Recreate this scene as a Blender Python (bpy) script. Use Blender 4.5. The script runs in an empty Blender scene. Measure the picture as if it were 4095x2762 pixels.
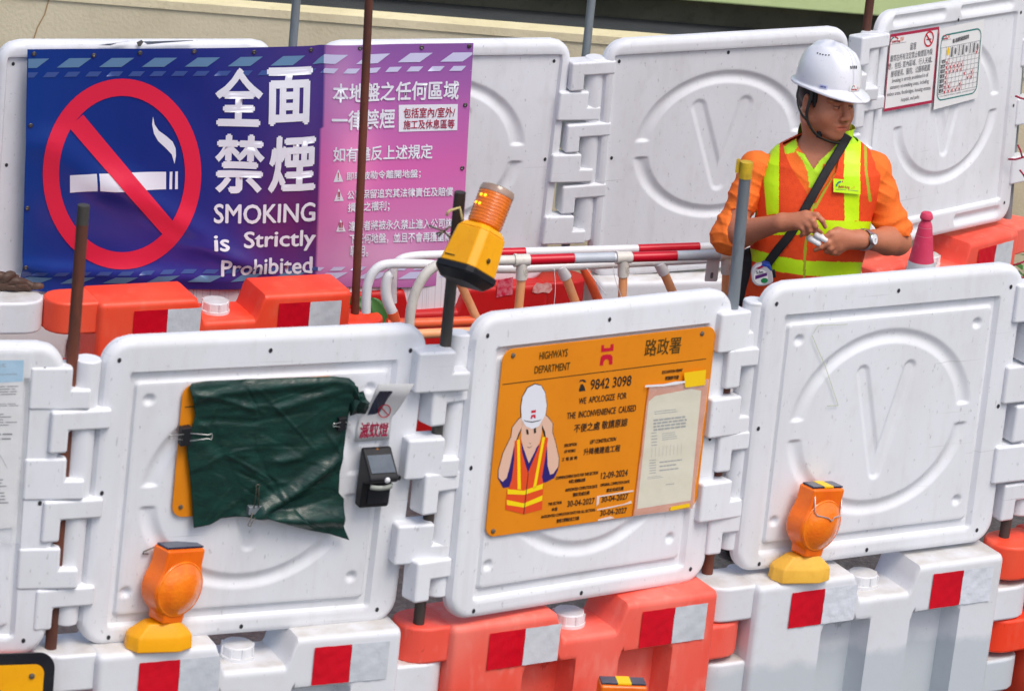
import bpy, bmesh, math, random
import numpy as np
from mathutils import Matrix, Vector
random.seed(7); rng = np.random.default_rng(7)
C = bpy.context.scene.collection
PI = math.pi
# ------------------------------------------------------------------ camera, world, sun, exposure
CAMZ, FPX, PITCH, ROLL = 5.30366, 16546.7, 0.333254, 0.106682
cam = bpy.data.objects.new('camera', bpy.data.cameras.new('camera')); C.objects.link(cam)
cam.matrix_world = Matrix.Translation((0, 0, CAMZ)) @ Matrix.Rotation(PI/2-PITCH, 4, 'X') @ Matrix.Rotation(ROLL, 4, 'Z')
cam.data.sensor_width = 36; cam.data.lens = FPX/4095*36; cam.data.clip_start = .1; cam.data.clip_end = 500
cam.data.dof.use_dof = True; cam.data.dof.focus_distance = 14.3; cam.data.dof.aperture_fstop = 7.0
bpy.context.scene.camera = cam
SUN_EL, SUN_AZ = math.radians(60), math.radians(140)      # azimuth from +Y (away from camera) clockwise
w = bpy.data.worlds.new('World'); bpy.context.scene.world = w; w.use_nodes = True
nt = w.node_tree; bg = nt.nodes['Background']
sky = nt.nodes.new('ShaderNodeTexSky'); sky.sky_type = 'NISHITA'; sky.sun_disc = False
sky.sun_elevation = SUN_EL; sky.sun_rotation = SUN_AZ; sky.dust_density = 4.0; sky.air_density = 1.0; sky.ozone_density = .6
nt.links.new(sky.outputs[0], bg.inputs[0]); bg.inputs[1].default_value = .15
sun = bpy.data.objects.new('sun', bpy.data.lights.new('sun', 'SUN')); C.objects.link(sun)
sun.data.energy = 1.15; sun.data.angle = math.radians(25); sun.data.color = (1, .975, .94)
sdir = Vector((math.sin(SUN_AZ)*math.cos(SUN_EL), math.cos(SUN_AZ)*math.cos(SUN_EL), math.sin(SUN_EL)))
sun.rotation_euler = sdir.to_track_quat('Z', 'Y').to_euler()
vs = bpy.context.scene.view_settings; vs.view_transform = 'Standard'; vs.look = 'None'; vs.gamma = 1; vs.exposure = .20
bpy.context.scene.cycles.max_bounces = 8
# ------------------------------------------------------------------ photo pixel -> place
CAMP = np.array([0, 0, CAMZ])
def ray(x, y):
    dx, dy = x-2047.5, y-1381
    a = dx*math.cos(ROLL)+dy*math.sin(ROLL); b = -dx*math.sin(ROLL)+dy*math.cos(ROLL)
    return np.array([a/FPX, math.cos(PITCH)-math.sin(PITCH)*b/FPX, -math.sin(PITCH)-math.cos(PITCH)*b/FPX])
def project(P):
    x, y, z = P[0], P[1], P[2]-CAMZ
    d = y*math.cos(PITCH)-z*math.sin(PITCH); u = y*math.sin(PITCH)+z*math.cos(PITCH)
    a = FPX*x/d; b = -FPX*u/d
    return np.array([2047.5+a*math.cos(ROLL)-b*math.sin(ROLL), 1381+a*math.sin(ROLL)+b*math.cos(ROLL)])
def aty(x, y, Y): d = ray(x, y); return CAMP+d*(Y/d[1])
def atz(x, y, z): d = ray(x, y); return CAMP+d*((z-CAMZ)/d[2])
class Frame:
    def __init__(s, o, X, Y, Z): s.o, s.X, s.Y, s.Z = [np.array(q, float) for q in (o, X, Y, Z)]
    def on(s, x, y, off=0.):
        d = ray(x, y); o = s.o+s.Y*off; t = np.dot(o-CAMP, s.Y)/np.dot(d, s.Y); P = CAMP+d*t-o
        return float(P@s.X), float(P@s.Z)
    def pt(s, x, y, off=0.):
        a, b = s.on(x, y, off); return s.w(a, off, b)
    def w(s, a, b, c): return s.o+s.X*a+s.Y*b+s.Z*c
    def mat(s):
        return Matrix(((s.X[0], s.Y[0], s.Z[0], s.o[0]), (s.X[1], s.Y[1], s.Z[1], s.o[1]), (s.X[2], s.Y[2], s.Z[2], s.o[2]), (0, 0, 0, 1)))
def fr_xy(o, yaw): return Frame(o, (math.cos(yaw), math.sin(yaw), 0), (-math.sin(yaw), math.cos(yaw), 0), (0, 0, 1))
# ------------------------------------------------------------------ materials
def srgb(r, g, b):
    f = lambda c: (c/255/12.92 if c/255 <= .04045 else ((c/255+.055)/1.055)**2.4)
    return (f(r), f(g), f(b), 1)
def nd(t, k, **kw):
    n = t.nodes.new(k)
    for a, b in kw.items(): setattr(n, a, b)
    return n
def mat(name, col, rough=.5, dirt=None, dscale=4., damt=.3, fine=0., bump=0., bscale=60., streak=0., scratch=0., metal=0., spec=.5, trans=0., coat=0., sss=0., emit=None, alpha=1., stretch=(1, 1, 1), ior=1.45):
    m = bpy.data.materials.new(name); m.use_nodes = True; t = m.node_tree; b = t.nodes['Principled BSDF']
    col = tuple(col)[:3]+(1,)
    b.inputs['Base Color'].default_value = col; b.inputs['Roughness'].default_value = rough; b.inputs['Metallic'].default_value = metal
    b.inputs['Specular IOR Level'].default_value = spec; b.inputs['Transmission Weight'].default_value = trans; b.inputs['Coat Weight'].default_value = coat
    b.inputs['Coat Roughness'].default_value = .1; b.inputs['IOR'].default_value = ior; b.inputs['Alpha'].default_value = alpha
    if sss: b.inputs['Subsurface Weight'].default_value = sss; b.inputs['Subsurface Radius'].default_value = (.02, .008, .004); b.inputs['Subsurface Scale'].default_value = .3
    if emit: b.inputs['Emission Color'].default_value = tuple(emit[0])[:3]+(1,); b.inputs['Emission Strength'].default_value = emit[1]
    tc = nd(t, 'ShaderNodeTexCoord'); mp = nd(t, 'ShaderNodeMapping'); mp.inputs['Scale'].default_value = stretch
    oi = nd(t, 'ShaderNodeObjectInfo'); ad = nd(t, 'ShaderNodeVectorMath', operation='ADD')
    mul = nd(t, 'ShaderNodeVectorMath', operation='SCALE'); mul.inputs['Scale'].default_value = 7.
    cb = nd(t, 'ShaderNodeCombineXYZ'); t.links.new(oi.outputs['Random'], cb.inputs[0]); t.links.new(oi.outputs['Random'], cb.inputs[2])
    t.links.new(cb.outputs[0], mul.inputs[0]); t.links.new(tc.outputs['Object'], ad.inputs[0]); t.links.new(mul.outputs[0], ad.inputs[1]); t.links.new(ad.outputs[0], mp.inputs[0])
    cur = None
    def mixin(fac_sock, c2):
        nonlocal cur
        mx = nd(t, 'ShaderNodeMix', data_type='RGBA')
        if cur is None: mx.inputs[6].default_value = col
        else: t.links.new(cur, mx.inputs[6])
        mx.inputs[7].default_value = tuple(c2)[:3]+(1,); t.links.new(fac_sock, mx.inputs[0]); cur = mx.outputs[2]
        t.links.new(cur, b.inputs['Base Color'])
    def noise(scale, lo, hi, amt, det=5):
        n = nd(t, 'ShaderNodeTexNoise'); n.inputs['Scale'].default_value = scale; n.inputs['Detail'].default_value = det; t.links.new(mp.outputs[0], n.inputs['Vector'])
        r = nd(t, 'ShaderNodeMapRange'); r.inputs[1].default_value = lo; r.inputs[2].default_value = hi; r.inputs[4].default_value = amt; t.links.new(n.outputs[0], r.inputs[0]); return r.outputs[0]
    if dirt:
        mixin(noise(dscale, .42, .75, damt), dirt)
        mixin(noise(dscale*7, .55, .8, damt*.8), dirt)
    if streak:
        m2 = nd(t, 'ShaderNodeMapping'); m2.inputs['Scale'].default_value = (26, 26, 1.3); t.links.new(ad.outputs[0], m2.inputs[0])
        n = nd(t, 'ShaderNodeTexNoise'); n.inputs['Scale'].default_value = 1.; n.inputs['Detail'].default_value = 4; t.links.new(m2.outputs[0], n.inputs['Vector'])
        r = nd(t, 'ShaderNodeMapRange'); r.inputs[1].default_value = .54; r.inputs[2].default_value = .78; r.inputs[4].default_value = streak; t.links.new(n.outputs[0], r.inputs[0]); mixin(r.outputs[0], dirt)
    if scratch:
        for rot, sd in ((.5, 0.), (-.35, 9.)):
            m2 = nd(t, 'ShaderNodeMapping'); m2.inputs['Rotation'].default_value = (0, rot, 0); m2.inputs['Location'].default_value = (sd, sd, sd); m2.inputs['Scale'].default_value = (2.2, 2.2, 75); t.links.new(ad.outputs[0], m2.inputs[0])
            n = nd(t, 'ShaderNodeTexNoise'); n.inputs['Scale'].default_value = 1.; n.inputs['Detail'].default_value = 3; t.links.new(m2.outputs[0], n.inputs['Vector'])
            r = nd(t, 'ShaderNodeMapRange'); r.inputs[1].default_value = .70; r.inputs[2].default_value = .76; r.inputs[4].default_value = scratch; t.links.new(n.outputs[0], r.inputs[0]); mixin(r.outputs[0], (.42, .42, .43))
    if fine:
        mixin(noise(90, .66, .74, fine), (col[0]*.35, col[1]*.35, col[2]*.35))
    if bump:
        n = nd(t, 'ShaderNodeTexNoise'); n.inputs['Scale'].default_value = bscale; n.inputs['Detail'].default_value = 3; t.links.new(mp.outputs[0], n.inputs['Vector'])
        bp = nd(t, 'ShaderNodeBump'); bp.inputs['Strength'].default_value = 1; bp.inputs['Distance'].default_value = bump; t.links.new(n.outputs[0], bp.inputs['Height']); t.links.new(bp.outputs[0], b.inputs['Normal'])
    m['_mixin'] = 0
    return m
M = {}
M['white'] = mat('white_plastic', (.77, .79, .83), .52, (.52, .51, .48), 3.6, .26, .45, .0006, 35, streak=.16, scratch=.45, stretch=(1, 1, .45))
M['white_old'] = mat('worn_white_plastic', (.75, .77, .81), .52, (.46, .45, .43), 3.2, .28, .45, .0008, 30, streak=.16, scratch=.5, stretch=(1, 1, .6))
M['hole'] = mat('dark_hole', (.03, .03, .035), .8)
M['orange'] = mat('orange_plastic', srgb(246, 66, 34), .42, srgb(238, 135, 105), 2.6, .38, .2, .0006, 40, stretch=(1, 1, .4))
M['orange_faded'] = mat('sun_faded_orange_plastic', srgb(242, 88, 70), .5, srgb(248, 164, 148), 3., .6, .25, .0006, 40, stretch=(1, 1, .4))
M['red'] = mat('red_plastic', srgb(196, 20, 22), .45, srgb(150, 30, 30), 4, .4, .3, .0006, 40)  # deeper red: the shade behind the railings is put into the colour
M['red_tape'] = mat('red_reflective_tape', srgb(212, 6, 34), .3, srgb(160, 4, 26), 6, .4, 0, .004, 14)
M['white_tape'] = mat('silver_white_reflective_tape', (.62, .66, .70), .35, (.45, .48, .52), 9, .5, .2, .003, 22)
M['clear_tape'] = mat('cloudy_tape', (.72, .76, .82), .2, (.6, .62, .66), 14, .6, 0, .004, 30)
M['steel'] = mat('galvanised_steel', srgb(128, 136, 142), .5, srgb(84, 88, 90), 9, .6, .3, .0006, 50, metal=.15, stretch=(1, 1, .25))
M['rust'] = mat('rusty_steel', srgb(86, 52, 42), .75, srgb(128, 66, 44), 8, .7, .5, .001, 60, metal=.1, stretch=(1, 1, .3))
M['darksteel'] = mat('dark_weathered_steel', srgb(76, 74, 70), .6, srgb(64, 40, 34), 10, .8, .4, .0008, 60, metal=.3, stretch=(1, 1, .3))
M['black'] = mat('black_plastic', (.012, .013, .016), .5, (.03, .03, .033), 8, .4, spec=.35)
M['beacon_amber'] = mat('beacon_lens', srgb(232, 116, 6), .18, srgb(196, 84, 0), 22, .7, 0, .0015, 90, coat=.6)
M['black_gloss'] = mat('glossy_black_plastic', (.012, .013, .018), .25, (.05, .05, .055), 8, .3)
M['navy'] = mat('solar_cell', (.012, .018, .05), .2, (.03, .04, .09), 20, .4, coat=.5)
M['amber'] = mat('amber_lens', srgb(252, 130, 0), .16, srgb(236, 96, 0), 22, .7, 0, .0018, 110, coat=.7)
M['amber_dark'] = mat('amber_housing', srgb(248, 116, 0), .28, srgb(228, 84, 0), 12, .6, .2, .0008, 80, coat=.3)
M['yellow'] = mat('yellow_plastic', srgb(252, 178, 8), .4, srgb(226, 140, 6), 6, .45, .25, .0005, 60)
M['yellow_old'] = mat('faded_yellow_plastic', srgb(240, 186, 70), .5, srgb(214, 150, 40), 6, .5, .35, .0006, 60)
M['sign_orange'] = mat('orange_sign_face', srgb(228, 138, 18), .35, srgb(205, 116, 12), 5, .4, .25)
M['ink'] = mat('black_ink', (.02, .018, .015), .5)
M['ink_brown'] = mat('dark_olive_ink', srgb(78, 60, 14), .5)
M['ink_soft'] = mat('grey_print', (.16, .16, .17), .6)
M['ink_white'] = mat('white_print', (.84, .86, .92), .35)
M['ink_blue'] = mat('light_blue_print', srgb(150, 198, 226), .5)
M['ink_red'] = mat('crimson_print', srgb(196, 14, 48), .45)
M['ink_maroon'] = mat('maroon_print', srgb(170, 30, 70), .45)
M['ink_grey'] = mat('faded_grey_print', (.10, .10, .11), .6)
M['paper'] = mat('white_paper', (.78, .78, .78), .55, (.68, .68, .66), 12, .3)
M['paper_yellow'] = mat('yellowed_paper', srgb(222, 216, 188), .45, srgb(205, 198, 165), 8, .4)
M['sleeve'] = mat('clear_plastic_sleeve', (.85, .88, .9), .12, (.95, .95, .95), 20, .5, 0, .006, 25, alpha=.26)  # whitish alpha also paints in the glare on the plastic
M['tape_yellow'] = mat('yellow_adhesive_tape', srgb(244, 200, 20), .4)
M['tape_dull'] = mat('weathered_yellow_tape', srgb(214, 178, 40), .55, srgb(150, 120, 40), 40, .6)
M['tarp'] = mat('green_tarpaulin', srgb(11, 46, 39), .34, srgb(22, 72, 62), 16, .55, .25, .0012, 60, stretch=(1, 1, 2.2))
M['cream'] = mat('cream_render', srgb(218, 208, 180), .85, srgb(180, 168, 136), 1.6, .45, .3, .002, 70)
M['cream_top'] = mat('cream_coping', srgb(230, 219, 186), .8, srgb(180, 166, 126), 3, .45, .4, .002, 60)  # lighter than the wall: sunlight on the top put into the colour
M['slate'] = mat('dark_wet_slate', (.055, .062, .068), .45, (.09, .095, .1), 5, .6, .4, .002, 50)
M['olive'] = mat('stained_dark_concrete', (.13, .12, .085), .85, (.05, .048, .036), 3, .8, .4)  # dark olive base paints the shade under the green beam
M['green_paint'] = mat('pale_green_paint', srgb(196, 214, 158), .5, srgb(165, 188, 126), 2, .4)
M['asphalt'] = mat('wet_asphalt', (.055, .056, .058), .55, (.14, .14, .14), 40, .7, .5, .006, 120)
M['pvc_white'] = mat('white_painted_pipe', (.80, .81, .82), .35, (.60, .58, .54), 7, .25, .25)
M['pvc_grey'] = mat('ivory_pipe', srgb(222, 218, 208), .4, srgb(176, 166, 150), 9, .5, .3)
M['pvc_red'] = mat('red_reflective_sleeve', srgb(206, 12, 40), .3, srgb(160, 8, 30), 8, .3)
M['pvc_silver'] = mat('silver_sleeve', srgb(190, 198, 206), .35, srgb(150, 156, 164), 9, .4)
M['pvc_peach'] = mat('faded_peach_pipe', srgb(240, 166, 112), .45, srgb(246, 200, 160), 8, .5, .2)
M['pvc_orange'] = mat('orange_pipe', srgb(246, 104, 60), .4, srgb(250, 140, 96), 8, .4, .2)
M['cone'] = mat('faded_red_cone', srgb(214, 58, 96), .6, srgb(226, 100, 126), 8, .5, .2)
M['wire'] = mat('steel_wire', (.62, .62, .6), .35, metal=.8)
M['wire_dark'] = mat('tarnished_wire', (.16, .14, .11), .5, metal=.5)
M['glove'] = mat('brown_leather', srgb(74, 52, 42), .55, srgb(112, 88, 74), 14, .6, .2, .003, 40)
M['leaf'] = mat('leaf', (.035, .13, .03), .4, (.06, .2, .03), 8, .6)
M['leaf_light'] = mat('leaf_underside', (.14, .30, .03), .5)
M['twine'] = mat('crimson_twine', srgb(150, 20, 60), .8)
M['zip'] = mat('white_nylon_tie', (.8, .8, .8), .4)
# ------------------------------------------------------------------ mesh helpers
class MB:
    def __init__(s): s.v = []; s.f = []; s.mi = []
    def add(s, v, f, mi=0):
        o = len(s.v); s.v += [tuple(map(float, p)) for p in v]; s.f += [tuple(i+o for i in q) for q in f]; s.mi += [mi]*len(f); return s
    def box(s, x0, x1, y0, y1, z0, z1, mi=0, M4=None):
        v = [(x0, y0, z0), (x1, y0, z0), (x1, y1, z0), (x0, y1, z0), (x0, y0, z1), (x1, y0, z1), (x1, y1, z1), (x0, y1, z1)]
        if M4: v = [tuple(M4 @ Vector(p)) for p in v]
        return s.add(v, [(0, 3, 2, 1), (4, 5, 6, 7), (0, 1, 5, 4), (1, 2, 6, 5), (2, 3, 7, 6), (3, 0, 4, 7)], mi)
    def tube(s, pts, r, n=12, mi=0, cap=True):
        pts = [np.array(p, float) for p in pts]; rs = r if hasattr(r, '__len__') else [r]*len(pts); v = []; f = []
        up = None
        for i, p in enumerate(pts):
            d = pts[min(i+1, len(pts)-1)]-pts[max(i-1, 0)]; d /= np.linalg.norm(d)+1e-12
            if up is None:
                up = np.array([0, 0, 1.]) if abs(d[2]) < .9 else np.array([0, 1., 0])
            a = np.cross(up, d); a /= np.linalg.norm(a); b = np.cross(d, a); up = b
            for k in range(n):
                t = 2*PI*k/n; v.append(p+rs[i]*(math.cos(t)*a+math.sin(t)*b))
        for i in range(len(pts)-1):
            for k in range(n): f.append((i*n+k, i*n+(k+1) % n, (i+1)*n+(k+1) % n, (i+1)*n+k))
        if cap: f += [tuple(range(n-1, -1, -1)), tuple(range((len(pts)-1)*n, len(pts)*n))]
        return s.add(v, f, mi)
    def lathe(s, prof, n=24, mi=0, M4=None, cap=True):
        v = []; f = []
        for r, z in prof:
            for k in range(n): v.append((r*math.cos(2*PI*k/n), r*math.sin(2*PI*k/n), z))
        for i in range(len(prof)-1):
            for k in range(n): f.append((i*n+k, i*n+(k+1) % n, (i+1)*n+(k+1) % n, (i+1)*n+k))
        if cap: f += [tuple(range(n-1, -1, -1)), tuple(range((len(prof)-1)*n, len(prof)*n))]
        if M4: v = [tuple(M4 @ Vector(p)) for p in v]
        return s.add(v, f, mi)
    def prism(s, poly, y0, y1, mi=0, M4=None):      # poly in x,z counter-clockwise seen from -y
        n = len(poly); v = [(x, y0, z) for x, z in poly]+[(x, y1, z) for x, z in poly]
        if M4: v = [tuple(M4 @ Vector(p)) for p in v]
        return s.add(v, [tuple(range(n)), tuple(range(2*n-1, n-1, -1))]+[(i, i+n, (i+1) % n+n, (i+1) % n) for i in range(n)], mi)
    def grid(s, P, mi=0, flip=False):               # P[nu][nv] points
        P = np.asarray(P, float); a, b = P.shape[:2]; f = []
        for i in range(a-1):
            for j in range(b-1):
                q = (i*b+j, (i+1)*b+j, (i+1)*b+j+1, i*b+j+1); f.append(q[::-1] if flip else q)
        return s.add(P.reshape(-1, 3), f, mi)
    def build(s, name, mats, parent=None, smooth=True, bevel=0., seg=2, mw=None, auto=.6, solid=0., sub=0):
        me = bpy.data.meshes.new(name); me.from_pydata(s.v, [], s.f); me.update()
        for m in (mats if isinstance(mats, (list, tuple)) else [mats]): me.materials.append(m)
        if any(s.mi): me.polygons.foreach_set('material_index', s.mi)
        if smooth: me.polygons.foreach_set('use_smooth', [True]*len(me.polygons))
        if smooth and auto and not bevel:
            me.set_sharp_from_angle(angle=auto)
        o = bpy.data.objects.new(name, me); C.objects.link(o)
        if mw is not None: o.matrix_world = mw
        if parent: o.parent = parent
        if solid:
            q = o.modifiers.new('solid', 'SOLIDIFY'); q.thickness = solid; q.offset = 0
        if bevel:
            q = o.modifiers.new('bevel', 'BEVEL'); q.width = bevel; q.segments = seg; q.limit_method = 'ANGLE'; q.angle_limit = .6
            q.harden_normals = True; me.set_sharp_from_angle(angle=1.2)
        if sub:
            q = o.modifiers.new('sub', 'SUBSURF'); q.levels = sub; q.render_levels = sub
        return o
def tag(o, label=None, cat=None, group=None, kind=None):
    if label: o['label'] = label
    if cat: o['category'] = cat
    if group: o['group'] = group
    if kind: o['kind'] = kind
    return o
def thing(name, label, cat, fr=None, group=None):
    o = bpy.data.objects.new(name, None); C.objects.link(o); o.empty_display_size = .1
    if fr is not None: o.matrix_world = fr.mat() if isinstance(fr, Frame) else fr
    return tag(o, label, cat, group)
def dup(src, name, parent):
    o = src.copy(); C.objects.link(o); o.parent = parent; o.name = name; return o
def rrect(x0, x1, z0, z1, r, n=6):
    p = []
    for cx, cz, a in ((x1-r, z0+r, -PI/2), (x1-r, z1-r, 0), (x0+r, z1-r, PI/2), (x0+r, z0+r, PI)):
        for k in range(n+1): t = a+PI/2*k/n; p.append((cx+r*math.cos(t), cz+r*math.sin(t)))
    return p
def sm(e0, e1, x):
    t = np.clip((x-e0)/(e1-e0), 0, 1); return t*t*(3-2*t)
_tcache = {}
def glyphs(s, bold=0., shear=0.):
    """glyph triangles in the plane; bold lettering is built of shifted layers, each a hair above the last"""
    k = (s, bold, shear)
    if k not in _tcache:
        c = bpy.data.curves.new('t', 'FONT'); c.body = s; c.size = 1; c.shear = shear; c.resolution_u = 3; c.align_x = 'LEFT'
        o = bpy.data.objects.new('t', c); C.objects.link(o); bpy.context.view_layer.update()
        me = bpy.data.meshes.new_from_object(o.evaluated_get(bpy.context.evaluated_depsgraph_get()))
        v = np.array([q.co[:2] for q in me.vertices]).reshape(-1, 2); f = [tuple(p.vertices) for p in me.polygons]
        bpy.data.objects.remove(o); bpy.data.curves.remove(c); bpy.data.meshes.remove(me)
        sh = [(0, 0)] if bold < .004 else [(0, 0), (bold, 0), (-bold, 0), (0, bold*.8), (0, -bold*.8)]
        V = np.concatenate([np.c_[v+np.array(d), np.full(len(v), i)] for i, d in enumerate(sh)]); FF = [tuple(q+i*len(v) for q in p) for i in range(len(sh)) for p in f]
        _tcache[k] = (V, FF)
    return _tcache[k]
LAY = .00025
def text_box(mb, s, x0, z0, x1, z1, y, mi=0, bold=0., shear=0., cut=0., dz=0.):   # fills the box; dz: rise of the right end
    v, f = glyphs(s, bold, shear); lo = v.min(0); sp = v.max(0)-lo
    V = [(x0+a*(x1-x0), y-LAY*l, z0+b*(z1-z0)+a*dz) for a, b, l in np.c_[(v[:, :2]-lo[:2])/np.maximum(sp[:2], 1e-6), v[:, 2]]]; mb.add(V, f, mi)
# ------------------------------------------------------------------ setting
HB, W, H, G = .60, .9726, .92, .0789
g = MB().grid([[(x, y, 0) for y in (-30, 6, 60)] for x in (-60, 0, 60)]); tag(g.build('ground', M['asphalt'], smooth=False), kind='structure')
# low cream wall with coping, slate gutter slab, upstand coloured dark for shade and pale green beam behind the rear row
wf = fr_xy((0, 15.95, 0), math.radians(6.0))
zl = wf.on(1700, 86)[1]
def depth_at(x, y, z):                       # how far behind the wall face a level-z point seen at the pixel lies
    return float((atz(x, y, z)-wf.o)@wf.Y)
d1 = depth_at(1700, 60, zl); d2 = depth_at(2700, 70, zl)
wall = thing('cream_wall', 'low cream rendered wall with lighter coping running behind the rear white panels', 'wall', wf)
MB().box(-9, 9, 0, d1-.01, 0, zl-.035).build('wall_body', M['cream'], wall, smooth=False)
MB().box(-9, 9, -.008, d1, zl-.033, zl).build('coping', M['cream_top'], wall, smooth=False)
s_ = MB().box(-9, 9, d1+.003, d2, 0, zl-.02).build('gutter_slab', M['slate'], None, smooth=False, mw=wf.mat()); tag(s_, 'dark wet slate gutter strip along the top behind the cream wall', 'gutter')
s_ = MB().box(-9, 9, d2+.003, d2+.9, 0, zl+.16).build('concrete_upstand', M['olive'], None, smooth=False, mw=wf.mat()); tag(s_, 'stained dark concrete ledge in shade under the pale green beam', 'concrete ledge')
zg = .5*(wf.on(2706, 0, d2-.12)[1]+wf.on(3400, 60, d2-.12)[1])
mb = MB()
for L in ([(195, 0), (178, 60), (150, 110), (132, 165)], [(1500, 118), (1570, 112), (1640, 116)]):
    q = [wf.on(x, y, -.002) for x, y in L]
    for (a, b), (c, d) in zip(q, q[1:]): mb.add([(a-.0025, -.002, b), (c-.0025, -.002, d), (c+.0025, -.002, d), (a+.0025, -.002, b)], [(0, 1, 2, 3)])
    mb.build('crack', mat('rusty_crack', srgb(168, 138, 100), .9), wall, smooth=False); mb = MB()
bm_ = thing('green_beam', 'pale green painted beam across the top edge above the dark gutter', 'beam', wf)
MB().box(-9, 9, d2-.12, d2+1.2, zg, zg+1.0).build('beam_body', M['green_paint'], bm_, smooth=False, bevel=.01)
# ------------------------------------------------------------------ panels
J = [(-2.267, 10.157), (-1.193, 10.512), (-.187, 11.027), (.688, 11.738), (1.645, 12.334)]
J.append((J[4][0]+1.04*math.cos(.62)*1.08, J[4][1]+1.04*math.sin(.62)*1.08))
K = [(-1.921, 13.568), (-.857, 13.953), (.163, 14.446), (1.205, 14.891), (1.931, 15.758)]
F = {  # panel frames: foot centre on the barrier, along, into depth, up
 'Z': ((-1.73, 10.3344, .6), (.9492, .3146, 0), (-.3146, .9492, 0), (0, 0, 1)),
 'A': ((-.6896, 10.7701, .6371), (.8902, .4555, -.0111), (-.4552, .8901, .0217), (.0198, -.0143, .9997)),
 'B': ((.2635, 11.3929, .5871), (.7761, .6297, -.0341), (-.6305, .7741, -.0568), (-.0094, .0656, .9978)),
 'C': ((1.1493, 12.0251, .5748), (.8485, .5293, -.0039), (-.5291, .848, -.0291), (-.0121, .0268, .9996)),
 'R1': ((-1.3982, 13.7575, .6041), (.9402, .3404, .0144), (-.3405, .9371, .0771), (.0127, -.0774, .9969)),
 'R2': ((-.3517, 14.1975, .5842), (.9005, .4349, -.0057), (-.4349, .9004, .0093), (.0091, -.0059, .9999)),
 'R3': ((.6914, 14.6716, .6098), (.9185, .3919, .0527), (-.394, .9183, .0391), (-.033, -.0567, .9978)),
 'R4': ((1.5712, 15.3281, .6294), (.6415, .7664, -.0333), (-.766, .6378, -.0803), (-.0403, .0771, .9962))}
F = {k: Frame(*v) for k, v in F.items()}
for k in 'ABC':                                # rest the front panels on the barrier tops: same sight lines, foot at .602
    q_ = (CAMZ-.602)/(CAMZ-F[k].o[2]); F[k].o = CAMP+(F[k].o-CAMP)*q_
def mid(a, b): return ((a[0]+b[0])/2, (a[1]+b[1])/2)
F['Z'].o = F['Z'].o+F['Z'].X*.066+np.array([.0, .062, 0]); F['D'] = fr_xy((2.083, 12.575, .6), .60); K5 = (K[4][0]+1.05, K[4][1]+.42); K.append(K5)

def e_rr(x, z, x0, x1, z0, z1, r):           # signed distance inside a rounded box (positive inside)
    qx = np.abs(x-(x0+x1)/2)-((x1-x0)/2-r); qz = np.abs(z-(z0+z1)/2)-((z1-z0)/2-r)
    return -(np.hypot(np.maximum(qx, 0), np.maximum(qz, 0))+np.minimum(np.maximum(qx, qz), 0)-r)
def seg(x, z, a, b):
    ax, az = a; bx, bz = b; t = np.clip(((x-ax)*(bx-ax)+(z-az)*(bz-az))/((bx-ax)**2+(bz-az)**2), 0, 1)
    return np.hypot(x-ax-t*(bx-ax), z-az-t*(bz-az))
def relief(kind, x, z):
    x = np.asarray(x, float); z = np.asarray(z, float); h = np.zeros_like(x)
    chan = lambda d, hw, dep: -dep*np.cos(np.clip(d/hw, -1, 1)*PI/2)**1.3
    if kind == 'front':
        h -= .016*sm(-.003, .006, e_rr(x, z, -.406, .390, .058, .822, .012))
        h += .0125*sm(-.003, .007, e_rr(x, z, -.388, .372, .090, .792, .012))
        cx, cz, rx, rz, hw, dep = -.008, .448, .313, .277, .027, .0095
        V = [((-.092, .615), (-.004, .285)), ((.082, .618), (-.004, .285))]; vw = .026
        for dx, dz in ((-.345, .739), (.318, .74), (-.361, .161), (.327, .159)): h += chan(np.hypot(x-dx, z-dz), .019, .014)
    else:
        if kind == 'slot':
            h -= .014*sm(-.003, .006, e_rr(x, z, -.440, .400, .095, .845, .012))
            for a, b, zz in ((-.40, -.10, .884), (.035, .35, .884), (-.40, -.10, .052), (.115, .385, .052)): h += chan(seg(x, z, (a, zz), (b, zz)), .025, .016)
        else:
            h -= .014*sm(-.003, .006, e_rr(x, z, -.452, .446, .055, .868, .012))
        cx, cz, rx, rz, hw, dep = 0, .495, .315, .262, .030, .0115
        V = [((-.098, .645), (.004, .345)), ((.088, .648), (.004, .345))]; vw = .034
    d = (np.hypot((x-cx)/rx, (z-cz)/rz)-1)*.295
    h += chan(d, hw, dep)*sm(.026, .04, np.abs(z-cz+.0))
    dv = np.minimum(seg(x, z, *V[0]), seg(x, z, *V[1])); h -= .0072*sm(vw*1.05, vw*.4, dv)
    e = e_rr(x, z, -W/2, W/2, 0, H, .08); r = .024
    h -= r-np.sqrt(np.clip(r*r-np.clip(r-e, 0, r)**2, 0, None))
    return h
YF = -.030                                     # rim plane in front of the panel's middle
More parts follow.
